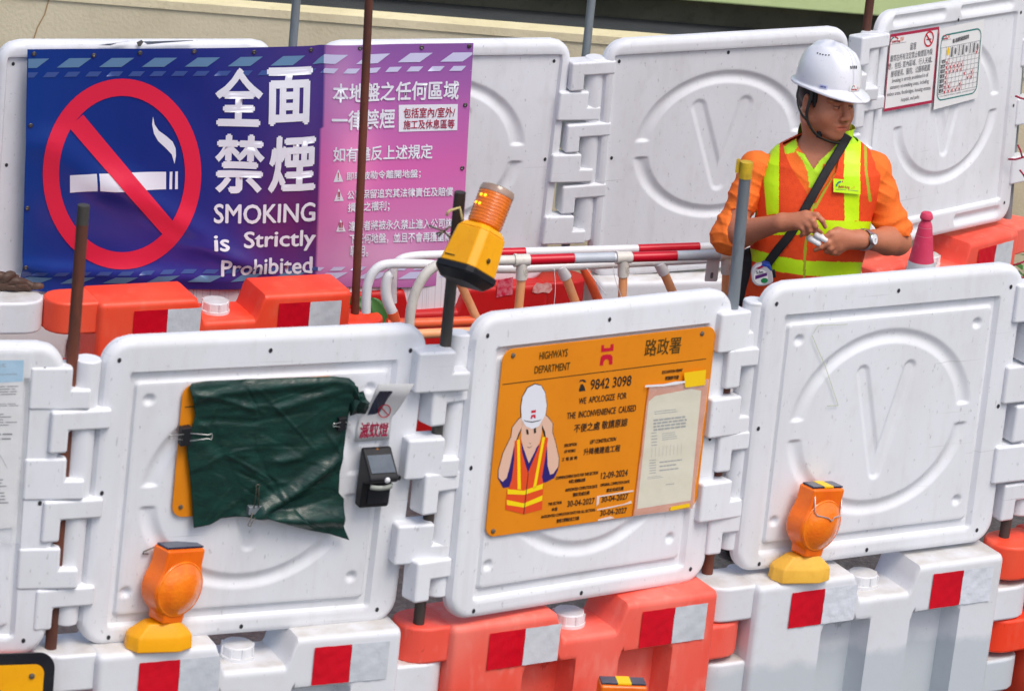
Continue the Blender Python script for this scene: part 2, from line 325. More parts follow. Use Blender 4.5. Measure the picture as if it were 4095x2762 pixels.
def panel_mesh(kind, nx=260, nz=250):
    t = np.linspace(-1, 1, nx); t = .72*t+.28*t**5+0*t; t /= t[-1]
    zz = np.linspace(0, 1, nz)*2-1; zz = .72*zz+.28*zz**5; zz = (zz+1)/2*H
    P = np.zeros((nx, nz, 3)); rc = .08
    dz = np.maximum(0, np.maximum(rc-zz, zz-(H-rc))); half = W/2-(rc-np.sqrt(np.maximum(rc*rc-dz*dz, 0)))
    X = t[:, None]*half[None, :]; Z = np.repeat(zz[None, :], nx, 0); h = relief(kind, X, Z)
    P[..., 0] = X; P[..., 2] = Z; P[..., 1] = YF-h
    mb = MB().grid(P)
    ring = [P[i, 0] for i in range(nx)]+[P[-1, j] for j in range(1, nz)]+[P[i, -1] for i in range(nx-2, -1, -1)]+[P[0, j] for j in range(nz-2, 0, -1)]
    n = len(ring); sc = np.array([1, 0, 1]); back = [np.array([p[0], .012, p[2]]) for p in ring]; c = np.array([0, 0, H/2])
    b2 = [np.array([(p[0])*.96, .028, (p[2]-H/2)*.96+H/2]) for p in ring]
    mb.add(ring+back+b2, [(i+n*k, i+n*k+n, (i+1) % n+n*k+n, (i+1) % n+n*k) for k in (0, 1) for i in range(n)]+[tuple(range(3*n-1, 2*n-1, -1))])
    holes = [(-.445, .862), (.428, .850), (0, .87), (-.46, .47), (.44, .46), (-.40, .028), (.42, .05), (0, .03)] if kind == 'front' else [(-.43, .84), (0, .85), (.42, .84), (-.43, .47), (.43, .47), (.43, .08)]
    for hx, hz in holes:
        yy = YF-float(relief(kind, np.array([hx]), np.array([hz]))[0])-.0012
        mb.add([(hx+.006*math.cos(a), yy, hz+.0075*math.sin(a)) for a in np.linspace(0, 2*PI, 9)[:-1]], [tuple(range(8))], 1)
    return mb
def lug_mesh(kind, h):                          # 'left' panel's L lug, 'right' panel's hook lug; z from -h to 0, joint at x=0
    mb = MB(); y0, y1 = -.040, .03
    if kind == 'left':
        mb.prism([(-G-.035, -h), (.058, -h), (.058, -h*.52), (.004, -h*.52), (.004, 0), (-G-.035, 0)], y0, y1)
    else:
        mb.prism([(-.060, -h), (-.006, -h), (-.006, -h*.48), (G+.035, -h*.48), (G+.035, 0), (-.060, 0)], y0, y1)
    return mb
pm = {}
lugs = {}
HINGE = {}
for ka, kb in (('Z', 'A'), ('A', 'B'), ('B', 'C'), ('C', 'D'), ('R1', 'R2'), ('R2', 'R3'), ('R3', 'R4')):
    P_ = .5*(F[ka].w(W/2+G-(.066 if ka == 'Z' else 0), 0, .46)+F[kb].w(-(W/2+G), 0, .46))
    for k_, sd in ((ka, 'left'), (kb, 'right')): HINGE[k_, sd] = (float((P_-F[k_].o)@F[k_].X), float((P_-F[k_].o)@F[k_].Y))
    HINGE[ka+kb] = P_
def panel(key, kind, label, m, front=True, left=True, right=True):
    fr = F[key]; t = thing('barrier_panel', label, 'barrier panel', fr, 'white panels of the front row' if front else 'white panels of the rear row')
    if kind not in pm: pm[kind] = panel_mesh(kind).build('panel_board', [M[m], M['hole']], t)
    else:
        dup(pm[kind], 'panel_board', t)
    n, pitch, zt = (6, .1325, .857) if front else (6, .118, .85)
    hgt = pitch-.008
    for side in ('left', 'right'):
        if (side == 'left' and not right) or (side == 'right' and not left): continue
        first = (side == 'left') == front       # front rows start with the left panel's lug
        kk = (side, front)
        for i in range(0 if first else 1, n, 2):
            if kk not in lugs:
                o = lug_mesh(side, hgt).build('hinge_lug', M[m], t, bevel=.009, seg=3); lugs[kk] = o
            else: o = dup(lugs[kk], 'hinge_lug', t)
            hx, hy = HINGE.get((key, side), ((W/2+G) if side == 'left' else -(W/2+G), 0)); o.location = (hx, hy, zt-pitch*i)
        if side == 'right':
            if ('spine', front) not in lugs:
                o = MB().tube([(.047, .006, -pitch*n+.01), (.047, .006, .004)], .037, 20).build('hinge_barrel', M[m], t, bevel=.006); lugs['spine', front] = o
            else: o = dup(lugs['spine', front], 'hinge_barrel', t)
            o.location = (*HINGE.get((key, 'right'), (-(W/2+G), 0)), zt)
    return t
pan = {}
pan['Z'] = panel('Z', 'front', 'white front panel at the left frame edge with a plastic-sleeved notice', 'white', left=False)
pan['A'] = panel('A', 'front', 'white front panel with the green tarpaulin hung on its face', 'white')
pan['B'] = panel('B', 'front', 'white front panel with the orange roadworks sign on its face', 'white')
pan['C'] = panel('C', 'front', 'white front panel with bare embossed ring and V and faint pencil marks', 'white')
pan['D'] = panel('D', 'front', 'white front panel at the right frame edge showing only its hinge lugs', 'white', right=False)
pan['R1'] = panel('R1', 'rear', 'white rear panel with torn top edge behind the blue half of the banner', 'white_old', False, left=False)
pan['R2'] = panel('R2', 'rear', 'white rear panel behind the purple half of the banner with its right side bare', 'white_old', False)
pan['R3'] = panel('R3', 'rear', 'white rear panel with embossed ring and V behind the worker', 'white_old', False)
pan['R4'] = panel('R4', 'slot', 'tall angled white rear panel with two posters and slotted rim', 'white_old', False)
# pencil marks on panel C, as thin strokes
mk = MB(); fC = F['C']
def stroke(mb, fr, pts, off, w_):
    q = [fr.on(x, y, off) for x, y in pts]
    for (a, b), (c, d) in zip(q, q[1:]):
        n = math.hypot(c-a, d-b); ux, uz = -(d-b)/n*w_, (c-a)/n*w_
        mb.add([(a-ux, off, b-uz), (c-ux, off, d-uz), (c+ux, off, d+uz), (a+ux, off, b+uz)], [(0, 1, 2, 3)])
z4 = lambda x, y: (2800+x*.8931, 1000+y*.8931)
stroke(mk, fC, [z4(500, 380), z4(560, 520), z4(618, 695), z4(568, 697)], -.0345, .0012); stroke(mk, fC, [z4(505, 375), z4(528, 338), z4(660, 332)], -.0345, .0009)
mk.build('pencil_mark', mat('green_pencil', (.48, .55, .38), .8), pan['C'], smooth=False)
# ------------------------------------------------------------------ water-filled barriers
def add_waterline(m, z0, amt):                   # water showing through translucent plastic below its level
    t = m.node_tree; b = t.nodes['Principled BSDF']; tc = nd(t, 'ShaderNodeTexCoord'); sp = nd(t, 'ShaderNodeSeparateXYZ'); t.links.new(tc.outputs['Object'], sp.inputs[0])
    n = nd(t, 'ShaderNodeTexNoise'); n.inputs['Scale'].default_value = 9; n.inputs['Detail'].default_value = 4; t.links.new(tc.outputs['Object'], n.inputs['Vector'])
    a = nd(t, 'ShaderNodeMath', operation='MULTIPLY_ADD'); a.inputs[1].default_value = .10; t.links.new(n.outputs[0], a.inputs[0]); t.links.new(sp.outputs[2], a.inputs[2])
    r = nd(t, 'ShaderNodeMapRange'); r.inputs[1].default_value = z0+.075; r.inputs[2].default_value = z0+.040; r.inputs[4].default_value = amt; t.links.new(a.outputs[0], r.inputs[0])
    mx = nd(t, 'ShaderNodeMix', data_type='RGBA'); old = b.inputs['Base Color'].links[0].from_socket; t.links.new(old, mx.inputs[6]); mx.inputs[7].default_value = (.50, .56, .60, 1); t.links.new(r.outputs[0], mx.inputs[0]); t.links.new(mx.outputs[2], b.inputs['Base Color'])
def add_topdirt(m):                              # dust and grime settled on upward faces
    t = m.node_tree; b = t.nodes['Principled BSDF']; ge = nd(t, 'ShaderNodeNewGeometry'); sp = nd(t, 'ShaderNodeSeparateXYZ'); t.links.new(ge.outputs['True Normal'], sp.inputs[0])
    r = nd(t, 'ShaderNodeMapRange'); r.inputs[1].default_value = .75; r.inputs[2].default_value = .98; t.links.new(sp.outputs[2], r.inputs[0])
    tc = nd(t, 'ShaderNodeTexCoord'); n = nd(t, 'ShaderNodeTexNoise'); n.inputs['Scale'].default_value = 14; n.inputs['Detail'].default_value = 5; t.links.new(tc.outputs['Object'], n.inputs['Vector'])
    q = nd(t, 'ShaderNodeMapRange'); q.inputs[1].default_value = .35; q.inputs[2].default_value = .7; q.inputs[3].default_value = .15; q.inputs[4].default_value = .75; t.links.new(n.outputs[0], q.inputs[0])
    k = nd(t, 'ShaderNodeMath', operation='MULTIPLY'); t.links.new(r.outputs[0], k.inputs[0]); t.links.new(q.outputs[0], k.inputs[1])
    mx = nd(t, 'ShaderNodeMix', data_type='RGBA'); old = b.inputs['Base Color'].links[0].from_socket; t.links.new(old, mx.inputs[6]); mx.inputs[7].default_value = (.46, .42, .36, 1); t.links.new(k.outputs[0], mx.inputs[0]); t.links.new(mx.outputs[2], b.inputs['Base Color'])
M['white_water'] = mat('translucent_white_plastic', (.73, .75, .79), .48, (.55, .53, .48), 3.2, .3, .3, .0006, 35); add_waterline(M['white_water'], .31, .75)
M['white_tank'] = mat('milky_white_plastic', (.74, .76, .80), .48, (.60, .57, .50), 2.6, .3, .3, .0006, 35); add_topdirt(M['white_tank']); add_topdirt(M['white_water'])
def barrier_mesh(hb, D=.10, notch=1):
    xs = np.concatenate([np.linspace(-.465, -.44, 6), np.linspace(-.435, .435, 110), np.linspace(.44, .465, 6)]); mb = MB()
    sec = []
    for s in xs:
        ed = .465-abs(s); rc = .02; D2 = D-(rc-math.sqrt(max(rc*rc-max(rc-ed, 0)**2, 0)))
        zt = hb-.085*notch*float(sm(.128, .092, abs(s-.015)))-(rc-math.sqrt(max(rc*rc-max(rc-ed, 0)**2, 0)))*.6
        zs = np.concatenate([np.linspace(0, zt-.20, 10), np.linspace(zt-.195, zt-.02, 26)]); row = []
        for z in zs:
            pk = 0.
            for a, b in ((-.200, -.035), (.130, .305)):
                pk = max(pk, float(sm(a-.006, a+.004, s)*sm(b+.006, b-.004, s)*sm(hb-.150, hb-.195, z)))
            row.append((s, -D2+.075*pk, z))
        for k in range(1, 6):
            t = PI/2*k/5; row.append((s, -D2+.02*(1-math.cos(t)), zt-.02+.02*math.sin(t)))
        for k in range(0, 6):
            t = PI/2*k/5; row.append((s, D2-.02*(1-math.sin(t)) if k else D2-.02, zt-.02+.02*math.cos(t)))
        row.append((s, D2, 0)); sec.append(row)
    mb.grid(sec); mb.f += [tuple(range(len(sec[0])-1, -1, -1)), tuple(range(len(mb.v)-len(sec[0]), len(mb.v)))]; mb.mi += [0, 0]
    return mb
def tongue_mesh(L, side, top, h):                 # rounded interlocking tongue at an end, with a socket hole for the pole
    x0 = .45; jx = L/2; R = .078; n = 10
    pl = [(x0, -R), (jx-.0, -R)]+[(jx+R*math.sin(t), -R*math.cos(t)) for t in np.linspace(0, PI, n)[1:-1]]+[(jx, R), (x0, R)]
    if side < 0: pl = [(-x, y) for x, y in pl][::-1]
    mb = MB(); m = len(pl); v = [(x, y, top-h) for x, y in pl]+[(x, y, top) for x, y in pl]
    mb.add(v, [tuple(range(m-1, -1, -1)), tuple(range(m, 2*m))]+[(i, (i+1) % m, (i+1) % m+m, i+m) for i in range(m)])
    return mb
def cap_mesh():
    mb = MB(); mb.lathe([(.052, 0), (.052, .012), (.048, .014), (.046, .040), (.043, .044), (.012, .045)], 20)
    for k in range(8):
        t = 2*PI*k/8; mb.box(-.004, .004, .045, .050, .012, .041, 0, Matrix.Rotation(t, 4, 'Z'))
    return mb
btemp = {}
def barrier(a, b, m, label, hb=None, tapes=True, flip=False, tape2='white_tape', capm=None, group='interlocking water barriers', order=0, tz=0., notch=1):
    hb = hb or HB; a, b = np.array(a), np.array(b); L = float(np.linalg.norm(b-a)); yaw = math.atan2(b[1]-a[1], b[0]-a[0]); c = (a+b)/2
    fr = fr_xy((c[0], c[1], 0), yaw); t = thing('water_barrier', label, 'water barrier', fr, group)
    k = round(hb, 3)
    body = barrier_mesh(hb, notch=notch).build('tank', M[m], t)
    for side, zs in ((-1, (0, .25)), (1, (.125, .375))):
        if order: zs = (.125, .375) if side < 0 else (0, .25)
        for z in zs: tongue_mesh(L, side, hb-z-.002, .115).build('tongue', M[m], t, bevel=.012, seg=3)
    if notch: cp = cap_mesh().build('filler_cap', M[capm or 'white_tank'], t, auto=.5); cp.location = (-.005, .0, hb-.088)
    if tapes:
        for x0, xm, x1 in ((-.340, -.218, -.096), (.190, .306, .424)):
            for (p, q, mm) in ((x0, xm, 'red_tape'), (xm, x1, tape2)):
                gx = np.linspace(p, q-.001, 12); gz = np.linspace(hb-.150-tz, hb-.032-tz, 10)
                P = [[(x, -.1025-.0016*abs(math.sin(x*71+z*43)+.5*math.sin(x*150-z*90)), z) for z in gz] for x in gx]
                MB().grid(P).build('reflective_tape', M[mm], t)
    return t, fr, hb
TB = {}
JB = [(-2.245, 10.26), (-1.181, 10.605), (-.185, 11.104), (.699, 11.671), (1.630, 12.248), (2.56, 12.88)]
TB['Z'] = barrier(JB[0], JB[1], 'orange_faded', 'orange water barrier under the left edge panel, hidden by the yellow sign', tapes=False)
TB['A'] = barrier(JB[1], JB[2], 'white_tank', 'white water barrier below the tarpaulin panel with grey-brown grime on top', hb=.612)
TB['B'] = barrier(JB[2], JB[3], 'orange_faded', 'faded orange water barrier below the orange roadworks sign', capm='white_tank', hb=.598)
TB['C'] = barrier(JB[3], JB[4], 'white_water', 'white water barrier half full of water below the bare front panel', tape2='clear_tape', hb=.592)
TB['D'] = barrier(JB[4], JB[5], 'orange', 'orange water barrier at the right frame edge in the front row', tapes=False)
def ex(p, q, d): p, q = np.array(p), np.array(q); return p+(q-p)*d
TB['R1'] = barrier(K[0], K[1], 'white_tank', 'white water barrier at the back behind the ribbed white strip', group='rear water barriers', tapes=False, order=1)
TB['R2'] = barrier(K[1], K[2], 'red', 'dark red water barrier seen through the pipe railings', group='rear water barriers', order=1, tapes=False)
TB['R3'] = barrier(K[2], K[3], 'white_tank', 'white water barrier behind the railings and left of the worker', group='rear water barriers', tapes=False, order=1, notch=0)
TB['R4'] = barrier(K[3], K[4], 'orange_faded', 'orange water barrier under the poster panel behind the traffic cone', group='rear water barriers', order=1)
HM = .735
mr = atz(1445, 1255, HM-.125); ml = atz(530, 1192, HM)
ang = math.radians(27); mrp = np.array([mr[0], mr[1]]); mlp = mrp-1.10*np.array([math.cos(ang), math.sin(ang)])
TB['M'] = barrier(mlp, mrp, 'orange', 'bright orange water barrier standing in front of the blue banner', hb=HM, group='rear water barriers')
sr = atz(148, 1180, HM); srp = np.array([sr[0]-.055, sr[1]+.0]); slp = srp-1.10*np.array([math.cos(.35), math.sin(.35)])
TB['S'] = barrier(slp, srp, 'white_tank', 'white water barrier end with a brown glove on top at the left', hb=HM-.004, group='rear water barriers', tapes=False, order=1)
# ------------------------------------------------------------------ poles through the joints
def pole(label, base, top, m, r=.017, square=False, name='steel_pole', m2=None, split=.5):
    base, top = np.array(base, float), np.array(top, float)
    mb = MB()
    if m2:
        k = base+(top-base)*split; mb.tube([base, k], r, 12); mb.tube([k+(top-k)*.0005, top], r, 12, 1)
        o = mb.build(name, [M[m], M[m2]], None, auto=.9)
    else: o = mb.tube([base, top], r, 12).build(name, M[m], None, auto=.9)
    return tag(o, label, 'pole', 'steel poles through the barrier joints')
pole('rusty brown pole standing in the left joint in front of the banner', (*HINGE['ZA'][:2], .12), aty(335, 820, HINGE['ZA'][1]), 'rust', .0165, m2='darksteel', split=.97)
pole('dark steel pole carrying the amber beacon', (*HINGE['AB'][:2], .12), aty(1840, 768, HINGE['AB'][1]), 'darksteel', .0165)
pole('grey galvanised pole with yellow tape on its tip left of the worker', (*HINGE['BC'][:2], .12), aty(2985, 655, HINGE['BC'][1]), 'rust', .0175, m2='steel', split=.74)
pole('short dark pole in the joint at the right frame edge', (*HINGE['CD'][:2], .12), (*HINGE['CD'][:2], HB+.30), 'darksteel', .017)
pole('grey pole rising behind the banner at its blue and purple border', (*HINGE['R1R2'][:2], .12), aty(1190, -60, 14.0), 'steel', .0155)
pole('grey pole with a rust streak in the joint left of the bare ring panel', (*HINGE['R2R3'][:2], .12), aty(2372, -60, 14.6), 'steel', .0155)
pole('rusty pole in the joint between the worker and the poster panel', (*HINGE['R3R4'][:2], .12), aty(3487, -60, 15.0), 'rust', .0165)
pole('grey pole standing at the far right edge beside the poster panel', (*K[4], .12), aty(4082, 200, 15.8), 'steel', .0175)
pole('tall dark rusty pole in front of the purple half of the banner', (mrp[0], mrp[1], .12), aty(1478, -60, mrp[1]+.02), 'rust', .0145)
tp = MB(); q = aty(2985, 655, HINGE['BC'][1]); q2 = aty(2979, 712, HINGE['BC'][1])
tp.tube([q2, q+np.array([0, 0, .006])], .0195, 12); tp.box(q[0]-.03, q[0]-.02, q[1]-.004, q[1]+.004, q[2]-.03, q[2]+.012)
tag(tp.build('yellow_tape', M['tape_dull'], None), 'yellow tape wrapped round the tip of the grey pole beside the worker', 'tape')

fr2 = TB['R2'][1]
def patch(par, fr, c, pts, m, y=-.103):
    q = [fr.on(*p, y) for p in pts]; return MB().add([(a, y, b) for a, b in q], [tuple(range(len(q)))]).build('peeled_label', m, par, smooth=False)
patch(TB['R2'][0], fr2, 0, [(2128, 1168), (2132, 1148), (2146, 1130), (2170, 1134), (2188, 1128), (2206, 1136), (2208, 1158), (2196, 1172), (2170, 1168), (2150, 1174)], mat('white_label_residue', srgb(226, 176, 170), .7, srgb(200, 60, 56), 60, .9))
patch(TB['R2'][0], fr2, 0, [(1985, 1190), (1992, 1120), (2052, 1108), (2050, 1178), (2020, 1182)], mat('peeling_red_tape', srgb(200, 20, 60), .35, srgb(226, 150, 160), 50, .9))
# ------------------------------------------------------------------ no-smoking banner
f1, f2 = F['R1'], F['R2']
cols = [(0., f1.pt(111, 200, -.062), f1.pt(84, 1167, -.062)), (.6, f2.pt(1180, 186, -.105), f2.pt(1150, 1152, -.105)), (1., f2.pt(1893, 172, -.052), f2.pt(1843, 1141, -.052))]
def quad3(u, a, b, c, m=.6):
    la = (u-m)*(u-1)/(m); lb = u*(u-1)/(m*(m-1)); lc = u*(u-m)/(1-m); return la*a+lb*b+lc*c
BN = np.cross(cols[2][1]-cols[0][1], cols[0][1]-cols[0][2]); BN /= np.linalg.norm(BN); BN = BN if BN[1] < 0 else -BN
def ridge(u, v, a, b, wd, amp):
    (ax, az), (bx, bz) = a, b; L2 = (bx-ax)**2+(bz-az)**2; t = ((u-ax)*(bx-ax)+(v-az)*(bz-az))/L2; d = ((u-ax)*(bz-az)-(v-az)*(bx-ax))/math.sqrt(L2)
    return amp*math.exp(-(d/wd)**2)*math.exp(-max(0, -t, t-1)**2*18)
def bsurf(u, v, off=0.):
    top = quad3(u, *[c[1] for c in cols]); bot = quad3(u, *[c[2] for c in cols]); P = bot+(top-bot)*v
    d = ridge(u, v, (.22, .42), (.46, .13), .05, .016)-ridge(u, v, (.30, .30), (.50, .07), .03, .008)+ridge(u, v, (.02, .10), (.40, .05), .035, .010)
    d += ridge(u, v, (.56, .75), (.50, .15), .05, .008)-ridge(u, v, (.66, .95), (.645, .05), .018, .008)+ridge(u, v, (.74, .9), (.72, .3), .05, .007)
    d += ridge(u, v, (.05, .62), (.2, .45), .06, .009)-ridge(u, v, (.36, .8), (.5, .45), .06, .005)+ridge(u, v, (.40, .18), (.52, .10), .025, .006)
    d += .0035*math.sin(u*31+2*v)*max(0, 1-v*5)+.004*math.sin(u*9+v*4)
    d *= 1.25
    if u < .06: d += .03*max(0, .06-u)/.06*max(0, .12-v)/.12*-1
    return P+BN*(d+off)
def buv(x, y):
    u, v = np.clip((x-100)/1770, 0, 1), np.clip((1160-y)/970, 0, 1); p = np.array([u, v])
    for _ in range(8):
        q = project(bsurf(*p)); e = np.array([x, y])-q
        if abs(e).max() < .3: break
        h = 1e-3; Jm = np.stack([(project(bsurf(p[0]+h, p[1]))-q)/h, (project(bsurf(p[0], p[1]+h))-q)/h], 1); p = p+np.clip(np.linalg.solve(Jm, e), -.2, .2)
    return p
ban = thing('banner', 'large blue and purple no smoking banner with red prohibition ring tied to the rear panels', 'banner')
nu, nv = 180, 100
mb = MB().grid([[bsurf(i/nu, j/nv) for j in range(nv+1)] for i in range(nu+1)])
m = bpy.data.materials.new('banner_print'); m.use_nodes = True; b_ = m.node_tree.nodes['Principled BSDF']; at_ = nd(m.node_tree, 'ShaderNodeVertexColor'); at_.layer_name = 'print'
m.node_tree.links.new(at_.outputs[0], b_.inputs['Base Color']); b_.inputs['Roughness'].default_value = .27; b_.inputs['Specular IOR Level'].default_value = .55
cloth = mb.build('banner_sheet', m, ban, auto=0)
def lerpc(t, stops):
    for (a, ca), (b, cb) in zip(stops, stops[1:]):
        if t <= b: k = max(0, (t-a)/(b-a)); return [p+(q-p)*k for p, q in zip(ca, cb)]
    return list(stops[-1][1])
def mixc(a, b, k): return [p+(q-p)*k for p, q in zip(a, b)]
col = cloth.data.color_attributes.new('print', 'FLOAT_COLOR', 'POINT'); buf = np.zeros(((nu+1)*(nv+1), 4), np.float32)
for i in range(nu+1):
    for j in range(nv+1):
        u, v = i/nu, j/nv; ub = .664-.006*(1-v)*0+.004*v
        if u < ub:
            c = lerpc(u, [(0, (2, 44, 122)), (.25, (4, 34, 112)), (.42, (22, 34, 112)), (.55, (44, 36, 108)), (.66, (58, 36, 104))])
            c = mixc(c, (98, 26, 84), .85*math.exp(-((u-.60)/.10)**2-((v-.30)/.24)**2)); c = mixc(c, (56, 34, 132), .6*math.exp(-((u-.34)/.16)**2-((v-.12)/.2)**2))
            c = mixc(c, (20, 60, 158), .45*math.exp(-((u-.1)/.12)**2-((v-.02)/.12)**2)); c = mixc(c, (70, 60, 150), .3*math.exp(-((u-.66)/.06)**2-((v-.8)/.25)**2))
            c = mixc(c, (112, 66, 140), .55*math.exp(-((u-.60)/.12)**2-((v-.02)/.12)**2))
        else:
            c = lerpc(v, [(0, (146, 56, 150)), (.10, (178, 96, 182)), (.28, (186, 88, 176)), (.5, (188, 66, 168)), (.75, (150, 62, 166)), (.92, (112, 52, 156)), (1, (98, 48, 150))])
            c = mixc(c, (228, 118, 200), .75*math.exp(-((u-.74)/.05)**2-((v-.52)/.2)**2)); c = mixc(c, (190, 130, 206), .6*math.exp(-((u-.70)/.05)**2-((v-.85)/.2)**2))
            c = mixc(c, (210, 150, 215), .6*math.exp(-((u-.8)/.12)**2-((v-.13)/.1)**2))
        c = [min(255, q*1.10+6) for q in c] if u < ub else [min(255, c[0]*1.10+14), c[1]*1.15+18, min(255, c[2]*1.0+4)]
        c = mixc(c, (84, 84, 130), .10) if u < ub else mixc(c, (200, 160, 206), .22)
        buf[i*(nv+1)+j] = srgb(*c)
col.data.foreach_set('color', buf.ravel())
def bprint(name, polys, m, off=.0022, parent=ban):
    """polys: list of (verts uv, faces); cut along a grid and laid on the banner's surface"""
    bm = bmesh.new()
    for vs_, fs in polys:
        bv = [bm.verts.new((p[0], p[1], (p[2] if len(p) > 2 else 0)*.0003)) for p in vs_]
        for f in fs:
            try: bm.faces.new([bv[i] for i in f])
            except ValueError: pass
    bmesh.ops.triangulate(bm, faces=bm.faces[:])
    us = [v.co.x for v in bm.verts]; vv = [v.co.y for v in bm.verts]
    for ax, lo, hi, st in ((0, min(us), max(us), .02), (1, min(vv), max(vv), .035)):
        k = math.ceil(lo/st)*st
        while k < hi:
            co = (k, 0, 0) if ax == 0 else (0, k, 0); no = (1, 0, 0) if ax == 0 else (0, 1, 0)
            bmesh.ops.bisect_plane(bm, geom=bm.verts[:]+bm.edges[:]+bm.faces[:], plane_co=co, plane_no=no); k += st
    bm.verts.ensure_lookup_table(); bm.verts.index_update()
    mb = MB().add([bsurf(v.co.x, v.co.y, off+v.co.z) for v in bm.verts], [[v.index for v in f.verts] for f in bm.faces]); bm.free()
    return mb.build(name, m, parent, auto=0)
def bpx(pts): return [tuple(buv(*p)) for p in pts]
def btext(s, x0, y0, x1, y1, bold=.02, shear=0.):        # px box: left, top, right, bottom
    v, f = glyphs(s, bold, shear); lo = v[:, :2].min(0); q = np.c_[(v[:, :2]-lo)/(v[:, :2].max(0)-lo), v[:, 2]]; a, b = buv(x0, y1), buv(x1, y0)
    dr = buv(x1, y1)[1]-a[1]
    return ([(a[0]+p*(b[0]-a[0]), a[1]+r*(b[1]-a[1])) for p, r in q[:, :2]], f) if bold < .004 else ([(a[0]+p*(b[0]-a[0]), a[1]+r*(b[1]-a[1]), l) for p, r, l in q], f)
k1 = lambda x, y: (x*.829, y*.829); k2 = lambda x, y: (1200+x*.829, y*.829)
# stripes of parallelograms along the top and bottom
pale = mat('pale_blue_print', srgb(98, 136, 172), .35); pale2 = mat('slate_blue_print', srgb(64, 88, 152), .35); white_l = mat('lilac_white_print', srgb(206, 206, 238), .35)
ub = .667
def para(u0, wd, sk, v0, v1): return [(u0, v0), (u0+wd, v0), (u0+wd+sk, v1), (u0+sk, v1)]
def clip(poly, lo, hi):
    for val, sgn in ((lo, 1), (hi, -1)):
        out = []
        for (a, b), (c, d) in zip(poly, poly[1:]+poly[:1]):
            ia, ic = sgn*(a-val) >= 0, sgn*(c-val) >= 0
            if ia: out.append((a, b))
            if ia != ic: k = (val-a)/(c-a); out.append((val, b+(d-b)*k))
        poly = out
        if len(poly) < 3: return None
    return poly
for wd, sk, pit, v0, v1, mm, ph in ((.050, .028, .0955, .926, .963, pale, -.028), (.028, .010, .048, .888, .908, pale2, -.012), (.050, .028, .0955, .036, .064, pale, -.01), (.028, .010, .048, .072, .088, pale2, .02)):
    L, R = [], []; u = ph
    while u < 1:
        p = para(u, wd, sk, v0, v1); a, b = clip(p, .002, ub), clip(p, ub, .998)
        if a: L.append((a, [tuple(range(len(a)))]))
        if b: R.append((b, [tuple(range(len(b)))]))
        u += pit
    bprint('stripe_print', L, mm); bprint('stripe_print', R, white_l)
# prohibition sign
def ell(rx, ry, n=72): return [(487+rx*math.cos(2*PI*k/n), 695+ry*math.sin(2*PI*k/n)) for k in range(n)]
o_, i_ = bpx(ell(317, 381)), bpx(ell(252, 312)); n = 72
sm_ = [(737, 562), (733, 600), (742, 645), (762, 680), (800, 715), (828, 745), (841, 790), (848, 750), (846, 715), (832, 683), (800, 655), (765, 630), (745, 600)]
cig = [[(337, 845), (466, 838), (470, 922), (337, 929)], [(478, 838), (800, 828), (800, 912), (483, 922)], [(818, 828), (831, 827), (829, 912), (816, 912)], [(845, 827), (857, 826), (857, 911), (843, 912)], sm_]
wprint = mat('banner_white_print', (.80, .82, .90), .34)
bprint('cigarette_print', [(bpx([k1(*p) for p in c]), [tuple(range(len(c)))]) for c in cig], wprint)
bprint('ring_print', [(o_+i_, [(k, (k+1) % n, (k+1) % n+n, k+n) for k in range(n)])], mat('ring_red_print', srgb(226, 40, 72), .34), .003)
sl = [(330, 612), (400, 552), (835, 1068), (782, 1128)]
bprint('slash_print', [(bpx([k1(*p) for p in sl]), [(0, 1, 2, 3)])], bpy.data.materials['ring_red_print'], .0036)
def T1(s, x0, y0, x1, y1, **k): return btext(s, *k1(x0, y0), *k1(x1, y1), **k)
def T2(s, x0, y0, x1, y1, **k): return btext(s, *k2(x0, y0), *k2(x1, y1), **k)
bprint('headline_lettering', [T1('全', 1030, 325, 1270, 607, bold=.034), T1('面', 1283, 318, 1508, 607, bold=.034), T1('禁', 1032, 650, 1280, 932, bold=.03), T1('煙', 1290, 642, 1527, 932, bold=.03)], wprint)
bprint('english_lettering', [T1('SMOKING', 1030, 975, 1522, 1077, bold=.022)], wprint)
bprint('english_lettering', [T1('is', 1032, 1132, 1105, 1212, bold=.022), T1('Strictly', 1177, 1106, 1525, 1224, bold=.022)], wprint)
bprint('english_lettering', [T1('Prohibited', 1065, 1236, 1508, 1334, bold=.022)], wprint)
bprint('notice_lettering', [T2('本地盤之任何區域', 155, 388, 768, 495, bold=.026), T2('一律禁煙', 150, 522, 458, 628, bold=.026), T2('如有違反上述規定', 157, 693, 640, 780, bold=.024),
    T2('即時被勒令離開地盤；', 222, 815, 582, 873, bold=.024), T2('公司保留追究其法律責任及賠償', 225, 900, 738, 962, bold=.024), T2('損失之權利；', 228, 968, 432, 1026, bold=.024),
    T2('違規者將被永久禁止進入公司旗', 232, 1050, 735, 1114, bold=.024), T2('下任何地盤，並且不會再獲重新', 235, 1114, 730, 1176, bold=.024), T2('聘用。', 238, 1180, 330, 1238, bold=.024)], wprint)
bprint('box_print', [(bpx([k2(*p) for p in ((475, 506), (760, 502), (757, 628), (475, 636))]), [(0, 1, 2, 3)])], wprint)
bprint('box_lettering', [T2('包括室內/室外/', 497, 515, 748, 569, bold=.014), T2('施工及休息區等', 497, 573, 745, 623, bold=.014)], M['ink_maroon'], .003)
tri = lambda x, y: bpx([k2(x, y+62), k2(x+47, y+60), k2(x+23, y)])
bprint('warning_print', [(tri(160, 816), [(0, 1, 2)]), (tri(163, 908), [(0, 1, 2)]), (tri(172, 1056), [(0, 1, 2)])], wprint)
ex_ = []
